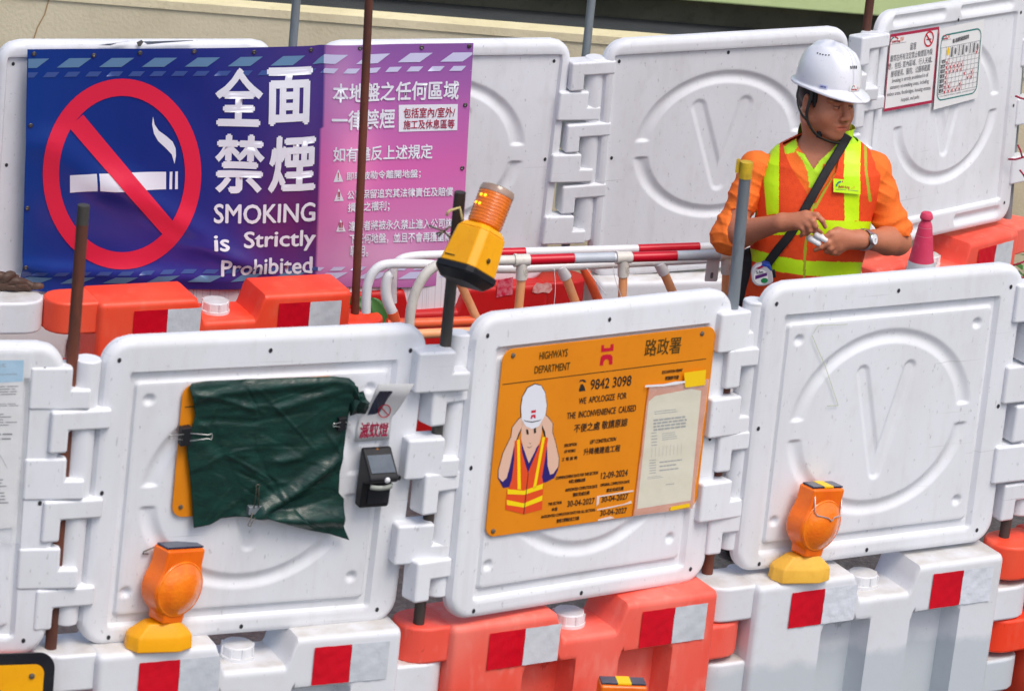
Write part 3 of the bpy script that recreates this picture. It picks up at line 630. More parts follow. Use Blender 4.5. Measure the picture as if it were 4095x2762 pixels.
for x, y, k in ((183, 832, 1), (186, 924, 2), (195, 1072, 3)):
    for q in range(k):
        xx = x+(q-(k-1)/2)*7; ex_.append((bpx([k2(xx-2, y+26), k2(xx+2, y+26), k2(xx+2.5, y), k2(xx-2.5, y)]), [(0, 1, 2, 3)])); ex_.append((bpx([k2(xx-2, y+36), k2(xx+2, y+36), k2(xx+2, y+31), k2(xx-2, y+31)]), [(0, 1, 2, 3)]))
bprint('exclamation_print', ex_, M['ink_maroon'], .003)
ring_m = mat('dull_eyelet', (.10, .09, .08), .4, metal=.6)
for x, y in [(136, 216), (375, 222), (560, 212), (777, 207), (1016, 209), (1243, 200), (1440, 193), (1686, 190), (1876, 185), (122, 502), (109, 833), (103, 1070), (1860, 420), (1848, 672)]:
    u, v = buv(x, y); P = bsurf(u, v, .001); R = Matrix.Translation(P) @ Vector(BN).to_track_quat('Z', 'Y').to_matrix().to_4x4()
    mb = MB().lathe([(.0045, .003), (.0075, .003), (.0085, 0)], 12, 0, R, cap=False); mb.lathe([(.0046, .0012), (.0005, .0012)], 12, 1, R)
    mb.build('eyelet', [ring_m, M['white' if (x*7) % 3 < 1 else 'wire']], ban, auto=0)
# ribbed white strip under the banner
cs = [(0., f1.pt(126, 1080, -.052), f1.pt(122, 1311, -.050)), (.6, f2.pt(1190, 1085, -.092), f2.pt(1180, 1300, -.092)), (1., f2.pt(1936, 1050, -.046), f2.pt(1927, 1263, -.046))]
def ssurf(u, v, off=0.):
    top = quad3(u, *[c[1] for c in cs]); bot = quad3(u, *[c[2] for c in cs]); return bot+(top-bot)*v+BN*(off+.004*math.sin(u*14)*(1-v))
mr_ = mat('ribbed_white_plastic', (.80, .78, .82), .4)
t_ = mr_.node_tree; uvn = nd(t_, 'ShaderNodeAttribute'); uvn.attribute_name = 'along'; wv = nd(t_, 'ShaderNodeMath', operation='SINE'); ml_ = nd(t_, 'ShaderNodeMath', operation='MULTIPLY'); ml_.inputs[1].default_value = 6.28*210
nz_ = nd(t_, 'ShaderNodeTexNoise', noise_dimensions='1D'); nz_.inputs['Scale'].default_value = 240
t_.links.new(uvn.outputs['Fac'], nz_.inputs['W']); rp = nd(t_, 'ShaderNodeMapRange'); rp.inputs[1].default_value = .55; rp.inputs[2].default_value = .68; rp.inputs[4].default_value = .5; t_.links.new(nz_.outputs[0], rp.inputs[0])
mx_ = nd(t_, 'ShaderNodeMix', data_type='RGBA'); mx_.inputs[6].default_value = (.79, .77, .82, 1); mx_.inputs[7].default_value = (.35, .33, .38, 1); t_.links.new(rp.outputs[0], mx_.inputs[0]); t_.links.new(mx_.outputs[2], t_.nodes['Principled BSDF'].inputs['Base Color'])
st = MB().grid([[ssurf(i/160, j/12) for j in range(13)] for i in range(161)]).build('ribbed_strip', mr_, None, auto=0)
al = st.data.attributes.new('along', 'FLOAT', 'POINT'); al.data.foreach_set('value', np.repeat(np.linspace(0, 1, 161), 13).astype(np.float32))
tag(st, 'white strip with fine vertical lines hanging below the banner', 'plastic strip')
P = f1.pt(140, 1283, -.054); R = Matrix.Translation(P) @ Vector(BN).to_track_quat('Z', 'Y').to_matrix().to_4x4()
MB().lathe([(.009, 0), (.008, .004), (.004, .007)], 12, 0, R).build('bolt', M['wire_dark'], st)
# ------------------------------------------------------------------ orange roadworks sign on panel B
r4 = lambda x, y: (1950+x*.4086, 1300+y*.4086)
r5 = lambda x, y: (1950+x*.4086, 1800+y*.4086)
fB = F['B']
def sub_frame(fr, off, tl, tr, bl):
    """a frame lying on fr at depth off, squared to three photo corners (its origin at the lower left corner)"""
    a, b, c = [np.array(fr.on(*p, off)) for p in (tl, tr, bl)]; ang = math.atan2(b[1]-a[1], b[0]-a[0]); o = fr.w(c[0], off, c[1])
    X = fr.X*math.cos(ang)+fr.Z*math.sin(ang); Z = -fr.X*math.sin(ang)+fr.Z*math.cos(ang)
    return Frame(o, X, fr.Y, Z), float(np.linalg.norm(b-a)), float(np.linalg.norm(a-c))
TLs, TRs, BLs = (1988, 1402), (2842, 1306), (1940, 2150)
fS, sw, sh = sub_frame(fB, -.036, TLs, TRs, BLs)
sgn = thing('roadworks_sign', 'orange roadworks notice board with a worker drawing and dates on the middle front panel', 'sign', fS)
MB().prism(rrect(0, sw, 0, sh, .035, 8), 0, .004).build('board', M['sign_orange'], sgn, auto=.5, bevel=.0012)
LV = {'a': -.0006, 'b': -.0010, 'c': -.0014, 'd': -.0018}
def poly(mb, fr, pts, y, mp=r4): p = [fr.on(*mp(*q)) for q in pts]; return mb.add([(a, y, b) for a, b in p], [tuple(range(len(p)))])
def tx(mb, fr, s, bl, br, h, mp, y=-.0008, bold=.0, shear=0.):
    a, b, c = fr.on(*mp(*bl)), fr.on(*mp(*br)), fr.on(*mp(bl[0]+.05*h, bl[1]-h)); text_box(mb, s, a[0], a[1], b[0], a[1]+abs(c[1]-a[1]), y, bold=bold, shear=shear, dz=b[1]-a[1])
mb = MB()
for s, bl, br, h in (('HIGHWAYS', (503, 337), (778, 302), 74), ('DEPARTMENT', (455, 472), (800, 432), 72), ('路政署', (1530, 305), (1882, 272), 165)): tx(mb, fS, s, bl, br, h, r4, bold=.006)
poly(mb, fS, [(145, 584), (2135, 332), (2135, 324), (145, 575)], -.0008)
mb.build('heading_lettering', M['ink_brown'], sgn, smooth=False)
mb = MB()
for s, bl, br, h in (('9842 3098', (1000, 632), (1400, 588), 102), ('WE  APOLOGIZE  FOR', (888, 772), (1355, 715), 62), ('THE  INCONVENIENCE  CAUSED', (772, 918), (1447, 838), 64), ('不便之處 敬請原諒', (840, 1050), (1362, 985), 82),
    ('DESCRIPTION', (748, 1190), (868, 1175), 30), ('OF WORKS', (748, 1250), (855, 1237), 30), ('工 程 說 明', (722, 1328), (872, 1310), 34), ('LIFT CONSTRUCTION', (1000, 1160), (1252, 1128), 38), ('升降機建造工程', (935, 1270), (1292, 1230), 66),
    ('EXCAVATION PERMIT', (1705, 475), (1905, 452), 30), ('挖掘許可證', (1735, 537), (1867, 525), 38)): tx(mb, fS, s, bl, br, h, r4, bold=.012)
for s, bl, br, h in (('COMMENCEMENT DATE FOR THIS SECTION', (663, 285), (1077, 230), 30), ('本段工程開始日期', (790, 322), (950, 303), 36), ('12-09-2024', (1105, 280), (1366, 246), 64), ('ANTICIPATED COMPLETION DATE', (757, 403), (1070, 362), 30), ('ORIGINAL COMPLETION DATE', (1100, 352), (1385, 316), 28),
    ('預計完成日期', (830, 452), (992, 430), 38), ('原定完成日期', (1160, 408), (1325, 386), 36), ('THIS SECTION', (588, 540), (720, 521), 30), ('本段', (622, 595), (680, 588), 36), ('30-04-2027', (775, 552), (1042, 518), 60), ('30-04-2027', (1110, 508), (1370, 474), 58),
    ('ANTICIPATED COMPLETION DATE FOR ALL SECTIONS', (520, 664), (1050, 592), 28), ('整項工程預計完工日期', (672, 708), (890, 678), 38), ('30-04-2027', (1098, 640), (1357, 608), 54)): tx(mb, fS, s, bl, br, h, r5, bold=.012)
poly(mb, fS, [(892, 648), (955, 640), (950, 610), (932, 575), (912, 577), (897, 615)], -.0008); poly(mb, fS, [(893, 560), (905, 535), (935, 528), (958, 540), (962, 555), (945, 557), (925, 545), (905, 552)], -.0008)
mb.build('black_lettering', M['ink'], sgn, smooth=False)
mb = MB(); poly(mb, fS, [(1110, 262), (1112, 195), (1140, 192), (1138, 225), (1200, 218), (1204, 185), (1233, 182), (1230, 248), (1200, 250), (1200, 235), (1140, 242), (1140, 260)], -.0008)
poly(mb, fS, [(1110, 262), (1230, 248), (1231, 226), (1112, 240)], -.0009)
poly(mb, fS, [(1095, 395), (1107, 310), (1125, 292), (1165, 284), (1200, 285), (1222, 305), (1220, 382), (1188, 386), (1185, 345), (1170, 330), (1150, 335), (1135, 352), (1130, 392)], -.0008)
mb.build('emblem', M['ink_red'], sgn, smooth=False)
# worker drawing
A = 1223.7
ill = [('outline', 'ink', -.0007, [[(322, 925), (318, 800), (334, 700), (386, 604), (460, 568), (524, 584), (566, 658), (581, 780), (571, 872), (535, 935), (505, 990), (430, 1021), (362, 990)], [(335, 885), (295, 915), (234, 1000), (222, 1090), (144, 1250), (99, 1420), (99, 1495), (145, 1536), (190, 1490), (262, 1190), (345, 985)], [(545, 855), (595, 895), (641, 960), (636, 1040), (671, 1160), (701, 1300), (696, 1385), (640, 1458), (605, 1466), (575, 1180), (520, 960)]]),
 ('skin', None, -.0010, [[(340, 890), (300, 920), (240, 1000), (228, 1090), (150, 1250), (105, 1420), (105, 1490), (145, 1530), (185, 1490), (215, 1380), (255, 1190), (300, 1060), (340, 980)], [(540, 860), (590, 900), (635, 960), (630, 1040), (665, 1160), (695, 1300), (690, 1380), (640, 1450), (610, 1460), (585, 1370), (580, 1180), (560, 1040), (525, 960)], [(340, 930), (328, 1020), (325, 1110), (345, 1190), (400, 1255), (465, 1215), (505, 1150), (527, 1050), (532, 930)]]),
 ('shirt', None, -.0009, [[(238, 1190), (330, 1150), (400, 1300), (480, 1180), (585, 1140), (592, 1400), (640, 1458), (690, 1370), (688, 1410), (650, 1492), (570, 1534), (400, 1560), (240, 1575), (150, 1590), (97, 1490), (100, 1440), (150, 1532), (200, 1430)]]),
 ('vest', None, -.0013, [[(262, 1130), (320, 1108), (335, 1240), (392, 1445), (385, 1640), (190, 1640), (235, 1500), (258, 1300)], [(540, 1085), (590, 1100), (560, 1300), (530, 1480), (545, 1560), (385, 1640), (392, 1445), (500, 1180)], [(188, 1600), (390, 1630), (545, 1550), (530, 1800), (350, 1845), (170, 1800)]]),
 ('neck', None, -.0014, [[(345, 1190), (400, 1255), (470, 1212), (400, 1348)]]),
 ('stripe', None, -.0017, [[(285, 1120), (312, 1114), (322, 1605), (290, 1602)], [(533, 1092), (560, 1090), (470, 1585), (440, 1598)], [(190, 1600), (350, 1616), (540, 1545), (535, 1597), (355, 1656), (192, 1650)], [(183, 1705), (350, 1740), (535, 1660), (530, 1712), (350, 1780), (185, 1755)]]),
 ('helmet', None, -.0015, [[(330, 920), (325, 800), (340, 700), (390, 612), (460, 576), (520, 590), (560, 660), (575, 780), (565, 870), (530, 930), (500, 985), (430, 1014), (370, 985)]]),
 ('mark', 'ink_red', -.0019, [[(422, 858), (424, 832), (470, 826), (468, 852)], [(415, 915), (424, 876), (464, 870), (468, 905), (452, 908), (440, 886), (430, 914)]]),
 ('line', 'ink', -.0019, [[(392, 1445), (398, 1445), (354, 1845), (346, 1845)], [(345, 925), (370, 940), (430, 950), (500, 935), (530, 915), (500, 927), (430, 940), (372, 932)], [(372, 1015), (392, 1018), (400, 1062), (380, 1068)], [(448, 1010), (470, 1000), (470, 1050), (452, 1056)], [(378, 1183), (405, 1192), (438, 1175), (405, 1197)], [(400, 1145), (415, 1155), (430, 1148), (414, 1160)]])]
imat = {'skin': mat('drawn_skin', srgb(224, 184, 160), .4), 'neck': None, 'shirt': mat('drawn_navy', srgb(44, 30, 110), .4), 'vest': mat('drawn_vest', srgb(226, 78, 30), .4), 'stripe': mat('drawn_yellow', srgb(246, 214, 10), .4), 'helmet': mat('drawn_white', (.74, .76, .82), .4)}
imat['neck'] = imat['skin']
for nm, mm, y, ps in ill:
    mb = MB()
    for p in ps: poly(mb, fS, p, y)
    mb.build(nm+'_print', M[mm] if mm else imat[nm], sgn, smooth=False)
mb = MB()      # cloudy tape patches over the dates
mb.add([(p[0], -.0022, p[1]) for p in [fS.on(*r5(*q)) for q in ((1065, 445), (1420, 385), (1425, 400), (1090, 455), (1085, 520), (1060, 545))]], [tuple(range(6))])
mb.add([(p[0], -.0022, p[1]) for p in [fS.on(*r5(*q)) for q in ((1330, 520), (1400, 490), (1405, 515), (1200, 560), (1065, 585), (1070, 572))]], [tuple(range(6))])
mb.add([(p[0], -.0022, p[1]) for p in [fS.on(*r5(*q)) for q in ((1075, 690), (1240, 660), (1200, 640), (1075, 672))]], [tuple(range(4))])
mb.build('tape_patch', mat('cloudy_sticky_tape', (.86, .8, .74), .25, alpha=.75), sgn, smooth=False)
for x, y, mp in ((248, 295, r4), (2097, 82, r4), (52, 788, r5)):
    a, b = fS.on(*mp(x, y)); MB().lathe([(.0075, 0), (.007, .003), (.003, .005)], 12, 0, Matrix.Translation((a, 0, b)) @ Matrix.Rotation(PI/2, 4, 'X')).build('screw', M['wire_dark'], sgn)
# permit in a plastic sleeve, taped over the sign's right side
fP, pw, ph = sub_frame(fB, -.0395, r4(1525, 588), r4(2112, 528), r5(1420, 640))
per = thing('permit_sheet', 'yellowed permit sheet in a clear sleeve taped onto the orange sign', 'document', fP)
mb = MB().box(0, pw, 0, .002, 0, ph-.002); mb.build('backing_board', mat('brown_orange_backing', srgb(206, 118, 58), .4, srgb(226, 160, 110), 9, .6), per, smooth=False)
mb = MB(); poly(mb, fP, [(1575, 745), (1640, 690), (1990, 622), (2090, 640), (1985, 1712), (1462, 1795)], -.0006); mb.build('paper', M['paper_yellow'], per, smooth=False)
mb = MB()
def lines(mb, fr, x0, x1, y0, y1, n, mp, sl=-.12, y=-.0012, th=.35, ragged=.3):
    for i in range(n):
        yy = y0+(y1-y0)*(i+.5)/n; h = (y1-y0)/n*th; e = x1-(x1-x0)*ragged*random.random(); x = x0
        while x < e-4:
            xe = min(e, x+(x1-x0)*random.uniform(.08, .2)); poly(mb, fr, [(x, yy+sl*(x-x0)+h/2), (xe, yy+sl*(xe-x0)+h/2), (xe, yy+sl*(xe-x0)-h/2), (x, yy+sl*(x-x0)-h/2)], y, mp); x = xe+(x1-x0)*.02
lines(mb, fP, 1630, 1860, 835, 880, 2, r4); lines(mb, fP, 1620, 1950, 915, 1040, 4, r4, ragged=.06, th=.6); lines(mb, fP, 1705, 1880, 1050, 1130, 4, r4); lines(mb, fP, 1600, 1660, 1040, 1190, 5, r4, ragged=.1)
lines(mb, fP, 1580, 1650, 1310, 1460, 6, r4, ragged=.1); lines(mb, fP, 1680, 1900, 1320, 1440, 3, r4); lines(mb, fP, 1560, 1740, 1480, 1510, 2, r4); lines(mb, fP, 1740, 1860, 1545, 1570, 1, r4)
for k in range(9): x = 1600+k*36; poly(mb, fP, [(x, 1290-.11*(x-1600)), (x+3, 1290-.11*(x-1600)), (x+9, 1190-.11*(x-1600)), (x+6, 1190-.11*(x-1600))], -.0012)
mb.build('typed_print', mat('pale_grey_print', (.30, .31, .28), .6), per, smooth=False)
mb = MB().grid([[(pw*i/30, -.004-.0012*math.sin(i*.9+j*.35)-.001*math.sin(j*.7), ph*j/40) for j in range(41)] for i in range(31)]); mb.build('sleeve', M['sleeve'], per, auto=0)
mb = MB(); poly(mb, fP, [(1910, 458), (2125, 430), (2115, 580), (1920, 606)], -.0062); mb.build('yellow_tape_strip', M['tape_yellow'], per, smooth=False); mb = MB(); poly(mb, fP, [(1780, 545+A), (1968, 510+A), (1965, 547+A), (1775, 585+A)], -.0062); mb.build('yellow_tape_strip', M['tape_yellow'], per, smooth=False)
mb = MB(); poly(mb, fP, [(1528, 600), (1530, 580), (1700, 572), (1820, 545), (1915, 540), (1920, 556), (1830, 575), (1700, 592)], -.0066); mb.build('sleeve_edge', mat('white_plastic_glare', (.8, .82, .84), .15), per, smooth=False)  # white strip paints the glare along the sleeve's top edge
# ------------------------------------------------------------------ posters on panel R4
q3 = lambda x, y: (3100+x*.428, y*.428)
f4 = F['R4']
fp, w1, h1 = sub_frame(f4, -.031, q3(1063, 325), q3(1520, 252), q3(1013, 1045))
po = thing('poster', 'crimson-bordered no smoking notice in Chinese and English on the angled rear panel', 'poster', fp, 'posters on the angled panel')
def wav(x, z, n=8): return -.001-.0025*math.sin(x*14)*math.sin(z*9)
MB().grid([[(w1*i/16, .0004, h1*j/16) for j in range(17)] for i in range(17)]).build('sheet', M['paper'], po, auto=0)
mb = MB()
for x0, x1, z0, z1 in ((0, w1, h1-.011, h1), (0, w1, 0, .011), (0, .005, .011, h1-.011), (w1-.007, w1, .011, h1-.011)): mb.add([(x0, -.0006, z0), (x1, -.0006, z0), (x1, -.0006, z1), (x0, -.0006, z1)], [(0, 1, 2, 3)])
mb.build('border_print', M['ink_maroon'], po, smooth=False)
mb = MB()
for s, bl, br, h in (('留意', (1258, 472), (1315, 462), 70), ('嚴禁在所有法定禁止吸煙區內吸', (1072, 582), (1467, 512), 62), ('煙，包括: 室內區域、行人天橋、', (1052, 657), (1465, 588), 62), ('屋邨屋苑、醫院、公園等範圍', (1078, 727), (1442, 660), 62),
    ('Smoking is strictly prohibited in all', (1087, 788), (1425, 728), 50), ('statutory no-smoking areas, including', (1070, 850), (1432, 787), 50), ('indoor areas, footbridges, housing estates,', (1043, 915), (1452, 848), 50), ('hospitals, and parks', (1172, 962), (1342, 932), 48)): tx(mb, fp, s, bl, br, h, q3, -.0008)
mb.build('notice_lettering', M['ink_grey'], po, smooth=False)
def logo(par, fr, bl, br, h, mp, y=-.0008):
    """the two-firm logo: green and red roof arcs over maroon lettering, orange letters beside it"""
    L = br[0]-bl[0]; sl = (br[1]-bl[1])/L; at = lambda u, v: (bl[0]+u*L, bl[1]+sl*u*L-v*h)
    def arc(c0, c1, r, t, a0, a1):
        o = [at(c0+r*math.cos(a)*.45, c1+r*math.sin(a)) for a in np.linspace(a0, a1, 9)]; i = [at(c0+(r-t)*math.cos(a)*.45, c1+(r-t)*math.sin(a)) for a in np.linspace(a1, a0, 9)]; return o+i
    mb = MB(); poly(mb, fr, arc(.28, .35, .62, .16, PI*.98, PI*.55), y, mp); mb.build('logo_arc', mat('teal_print', srgb(20, 120, 116), .4) if 'teal_print' not in bpy.data.materials else bpy.data.materials['teal_print'], par, smooth=False)
    mb = MB(); poly(mb, fr, arc(.28, .35, .62, .16, PI*.5, PI*.15), y, mp); tx(mb, fr, 'Build King', at(.12, .18), at(.60, .18), h*.34, mp, y-.0003, bold=.02); mb.build('logo_lettering', M['ink_red'], par, smooth=False)
    mb = MB(); tx(mb, fr, 'RW', at(.64, .25), at(.84, .25), h*.55, mp, y); mb.build('logo_lettering', mat('orange_print', srgb(232, 110, 40), .4) if 'orange_print' not in bpy.data.materials else bpy.data.materials['orange_print'], par, smooth=False)
    mb = MB(); poly(mb, fr, [at(0, .08), at(1, .08), at(1, .12), at(0, .12)], y, mp); mb.build('logo_rule', M['ink_soft'], par, smooth=False)
logo(po, fp, (1073, 425), (1223, 402), 78, q3)
def nosmoke(par, fr, cx, cz, r, y):
    mb = MB(); n = 28
    for a in range(n):
        t0, t1 = 2*PI*a/n, 2*PI*(a+1)/n; mb.add([(cx+q*math.cos(t), y, cz+q*math.sin(t)) for t, q in ((t0, r*.78), (t1, r*.78), (t1, r), (t0, r))], [(0, 1, 2, 3)])
    mb.add([(cx-r*.65, y-.0004, cz+r*.5), (cx-r*.5, y-.0004, cz+r*.65), (cx+r*.65, y-.0004, cz-r*.5), (cx+r*.5, y-.0004, cz-r*.65)], [(0, 1, 2, 3)]); mb.build('prohibition_print', M['ink_red'], par, smooth=False)
    mb = MB().add([(cx-r*.5, y+.0002, cz-r*.12), (cx+r*.5, y+.0002, cz-r*.12), (cx+r*.5, y+.0002, cz+r*.02), (cx-r*.5, y+.0002, cz+r*.02)], [(0, 1, 2, 3)]); mb.build('cigarette_print', M['ink'], par, smooth=False)
a, b = fp.on(*q3(1436, 366)); nosmoke(po, fp, a, b, .031, -.0008)
fp2, w2, h2 = sub_frame(f4, -.031, q3(1530, 335), q3(1910, 262), q3(1503, 952))
pt_ = thing('poster', 'teal-bordered chart of protective gear with red ticks on the angled rear panel', 'poster', fp2, 'posters on the angled panel')
MB().prism([(-.012, -.03), (w2+.01, -.02), (w2+.012, h2+.03), (-.012, h2+.025)], .0002, .0008).build('sheet', M['paper'], pt_, smooth=False)
o_ = rrect(0, w2, 0, h2, .035, 6); i_ = rrect(.004, w2-.004, .005, h2-.006, .031, 6); n = len(o_)
MB().add([(x, -.0006, z) for x, z in o_+i_], [(k, (k+1) % n, (k+1) % n+n, k+n) for k in range(n)]).build('border_print', bpy.data.materials['teal_print'], pt_, smooth=False)
logo(pt_, fp2, (1553, 392), (1645, 372), 60, q3)
mb = MB(); tx(mb, fp2, '個人防護裝備配戴選項', (1655, 408), (1807, 362), 42, q3, bold=.008)
gx0, gx1, gz0, gz1 = .03*w2, .97*w2, .10*h2, .80*h2; rows = [0, .105, .21, .315, .42, .525, .63, .735, 1]; cols_ = [0, .13]+[.13+.87*k/9 for k in range(1, 10)]
for r in rows: zz = gz0+(gz1-gz0)*r; mb.add([(gx0, -.0008, zz), (gx1, -.0008, zz), (gx1, -.0008, zz+.0012), (gx0, -.0008, zz+.0012)], [(0, 1, 2, 3)])
for c in cols_: xx = gx0+(gx1-gx0)*c; mb.add([(xx, -.0008, gz0), (xx+.0012, -.0008, gz0), (xx+.0012, -.0008, gz1), (xx, -.0008, gz1)], [(0, 1, 2, 3)])
for i, s in enumerate(('電焊工作', '磨切工作', '搬運工作', '維修工作', '吊運工作', '高空工作', '一般工作')):
    z0 = gz0+(gz1-gz0)*(rows[i]+.03); text_box(mb, s, gx0+.004, z0, gx0+(gx1-gx0)*.12, z0+.016, -.0008, bold=.02)
text_box(mb, '*工作時必須按照指示配戴個人防護裝備，並保持整潔及妥善保存。', gx0, .055*h2, gx1, .075*h2, -.0008)
for k in range(1, 9):
    c = gx0+(gx1-gx0)*(.13+.87*(k+.5)/9); z = gz0+(gz1-gz0)*.88
    if k % 3 == 1: mb.add([(c-.006, -.0008, z-.02), (c+.007, -.0008, z-.02), (c+.006, -.0008, z+.02), (c-.003, -.0008, z+.018)], [(0, 1, 2, 3)])
    elif k % 3 == 2: mb.add([(c+.007*math.cos(t), -.0008, z+.014*math.sin(t)) for t in np.linspace(0, 2*PI, 9)[:-1]], [tuple(range(8))])
    else: mb.add([(c-.003, -.0008, z-.02), (c+.003, -.0008, z-.02), (c+.003, -.0008, z+.02), (c-.003, -.0008, z+.02)], [(0, 1, 2, 3)])
mb.build('chart_print', M['ink_soft'], pt_, smooth=False)
c = gx0+(gx1-gx0)*(.13+.87*.5/9); z = gz0+(gz1-gz0)*.9
MB().add([(c+.009*math.cos(t), -.0008, z+.017*math.sin(t)) for t in np.linspace(0, 2*PI, 13)[:-1]], [tuple(range(12))]).build('helmet_print', M['tape_yellow'], pt_, smooth=False)
mb = MB()
for r, cs_ in ((7, (8,)), (6, (0,)), (5, (0, 1, 2, 3, 4)), (4, (0, 1, 2, 3, 4)), (3, (0, 5, 7)), (2, (0, 6, 7)), (1, (0, 1, 4)), (0, (0, 1, 2, 3, 4))):
    for k in cs_:
        x = gx0+(gx1-gx0)*(.13+.87*(k+.5)/9); zz = gz0+(gz1-gz0)*(rows[min(r, 7)]+.055)
        mb.add([(x-.008, -.001, zz+.002), (x-.002, -.001, zz-.014), (x+.010, -.001, zz+.018), (x-.001, -.001, zz-.001)], [(0, 1, 2, 3)])
mb.build('tick_print', M['ink_red'], pt_, smooth=False)
# ------------------------------------------------------------------ notice on the left edge panel, yellow and black sign at the corner
fZ = F['Z']; i6 = lambda x, y: (x*.491, 1380+y*.491)
no = thing('notice_sheet', 'printed notice with light blue heading in a plastic sleeve on the left edge panel', 'notice', Frame(fZ.pt(0, 2100, -.033), fZ.X, fZ.Y, fZ.Z))
fn = Frame(fZ.pt(0, 2100, -.033), fZ.X, fZ.Y, fZ.Z)
mb = MB(); poly(mb, fn, [(-560, 110), (205, 100), (120, 1480), (-600, 1560)], 0, i6); mb.build('paper', M['paper'], no, smooth=False)
mb = MB(); poly(mb, fn, [(-500, 130), (195, 120), (186, 295), (-510, 330)], -.0006, i6); mb.build('heading_print', M['ink_blue'], no, smooth=False)
mb = MB(); tx(mb, fn, 'NOTICE TO THE PUBLIC', (-400, 185), (48, 175), 26, i6, -.001); tx(mb, fn, '升降機建造工程 Improvement works', (-470, 262), (136, 246), 26, i6, -.001)
lines(mb, fn, -500, 168, 335, 420, 4, i6, -.02, ragged=.1); lines(mb, fn, -500, 155, 480, 510, 2, i6, -.02, ragged=.05); lines(mb, fn, -500, 140, 560, 670, 5, i6, -.02, ragged=.2); lines(mb, fn, -500, 115, 715, 790, 2, i6, -.02, ragged=.1); lines(mb, fn, -500, 80, 1090, 1330, 9, i6, -.02, ragged=.2)
for k in range(5): poly(mb, fn, [(-300+k*70, 860), (-297+k*70, 858), (-180+k*60, 1000), (-184+k*60, 1000)], -.001, i6)
mb.build('typed_print', M['ink_soft'], no, smooth=False)
mb = MB(); a, b = fn.on(*i6(-620, 1620)); c, d = fn.on(*i6(262, 40)); mb.grid([[(a+(c-a)*i/20, -.004-.0015*math.sin(i*1.1+j*.4), b+(d-b)*j/30) for j in range(31)] for i in range(21)]); mb.build('sleeve', M['sleeve'], no, auto=0)
cf_ = TB['A'][1].pt(205, 2640, -.15); fY = fr_xy((cf_[0], cf_[1], 0), .34)
ys = thing('warning_sign', 'yellow sign plate with a thick black rounded border at the lower left corner', 'sign', fY)
x1, z1 = fY.on(224, 2606); MB().prism(rrect(x1-.62, x1, .02, z1, .05, 8), 0, .006).build('border_plate', M['black_gloss'], ys, bevel=.001)
MB().prism(rrect(x1-.592, x1-.030, .05, z1-.034, .028, 8), -.0012, -.0002).build('yellow_face', M['yellow'], ys, smooth=False)
a, b = fY.on(127, 2700); MB().lathe([(.0085, 0), (.008, .004), (.003, .006)], 12, 0, Matrix.Translation((a, -.001, b)) @ Matrix.Rotation(PI/2, 4, 'X')).build('bolt', M['wire_dark'], ys)
# ------------------------------------------------------------------ things on panel A: covered board, tarpaulin, clips, notice, insect lamp
fA = F['A']; r2 = lambda x, y: (600+x*.7653, 1300+y*.7653)
fo, bw, bh = sub_frame(fA, -.037, r2(196, 312), r2(1010, 262), r2(112, 1006))
bo = thing('notice_board', 'orange notice board mostly hidden under the green tarpaulin, its left edge showing', 'sign', fo)
MB().prism(rrect(0, bw, 0, bh, .035, 8), 0, .004).build('board', M['sign_orange'], bo, auto=.5, bevel=.001)
a, b = fo.on(*r2(160, 948)); MB().lathe([(.007, 0), (.006, .003), (.002, .004)], 12, 0, Matrix.Translation((a, 0, b)) @ Matrix.Rotation(PI/2, 4, 'X')).build('screw', M['wire_dark'], bo)
mb = MB(); mb.add([(p[0], -.0006, p[1]) for p in [fo.on(*r2(*q)) for q in ((183, 424), (300, 415), (300, 421), (183, 430))]], [(0, 1, 2, 3)]); mb.build('rule_print', M['ink_brown'], bo, smooth=False)
def resample(p, n):
    p = np.array(p, float); d = np.r_[0, np.cumsum(np.hypot(*np.diff(p, axis=0).T))]; t = np.linspace(0, d[-1], n); return np.stack([np.interp(t, d, p[:, k]) for k in range(p.shape[1])], 1)
def coons(top, bot, left, right, nu, nv):
    T_, B_, L_, R_ = resample(top, nu), resample(bot, nu), resample(left, nv), resample(right, nv); u = np.linspace(0, 1, nu)[:, None, None]; v = np.linspace(0, 1, nv)[None, :, None]
    return (1-v)*B_[:, None]+v*T_[:, None]+(1-u)*L_[None]+u*R_[None]-((1-u)*(1-v)*B_[0]+u*(1-v)*B_[-1]+(1-u)*v*T_[0]+u*v*T_[-1])
ta = thing('tarpaulin', 'crumpled dark green tarpaulin clipped over a board on the left front panel', 'tarpaulin', fA)
on2 = lambda L: [fA.on(*r2(*q), -.05) for q in L]
top = on2([(208, 326), (225, 306), (300, 294), (600, 283), (960, 268), (1040, 276), (1068, 300)])
right = on2([(1040, 1120), (1005, 1040), (1013, 905), (986, 875), (992, 760), (1020, 600), (1036, 470), (1062, 380), (1068, 300)])
left = on2([(228, 1058), (215, 850), (190, 640), (236, 470), (208, 326)])
bot = on2([(228, 1058), (312, 1042), (370, 1008), (440, 999), (600, 994), (690, 1022), (820, 1060), (930, 1084), (1040, 1120)])
nu, nv = 130, 110; P2 = coons(top, bot, left, right, nu, nv); P = np.zeros((nu, nv, 3)); P[..., 0] = P2[..., 0]; P[..., 2] = P2[..., 1]
U, V = np.meshgrid(np.linspace(0, 1, nu), np.linspace(0, 1, nv), indexing='ij')
def rd(a, b, wd, amp, taper=14):
    (ax, az), (bx, bz) = a, b; L2 = (bx-ax)**2+(bz-az)**2; t = ((U-ax)*(bx-ax)+(V-az)*(bz-az))/L2; d = ((U-ax)*(bz-az)-(V-az)*(bx-ax))/math.sqrt(L2)
    return amp*np.exp(-(d/wd)**2)*np.exp(-np.maximum(0, np.maximum(-t, t-1))**2*taper)
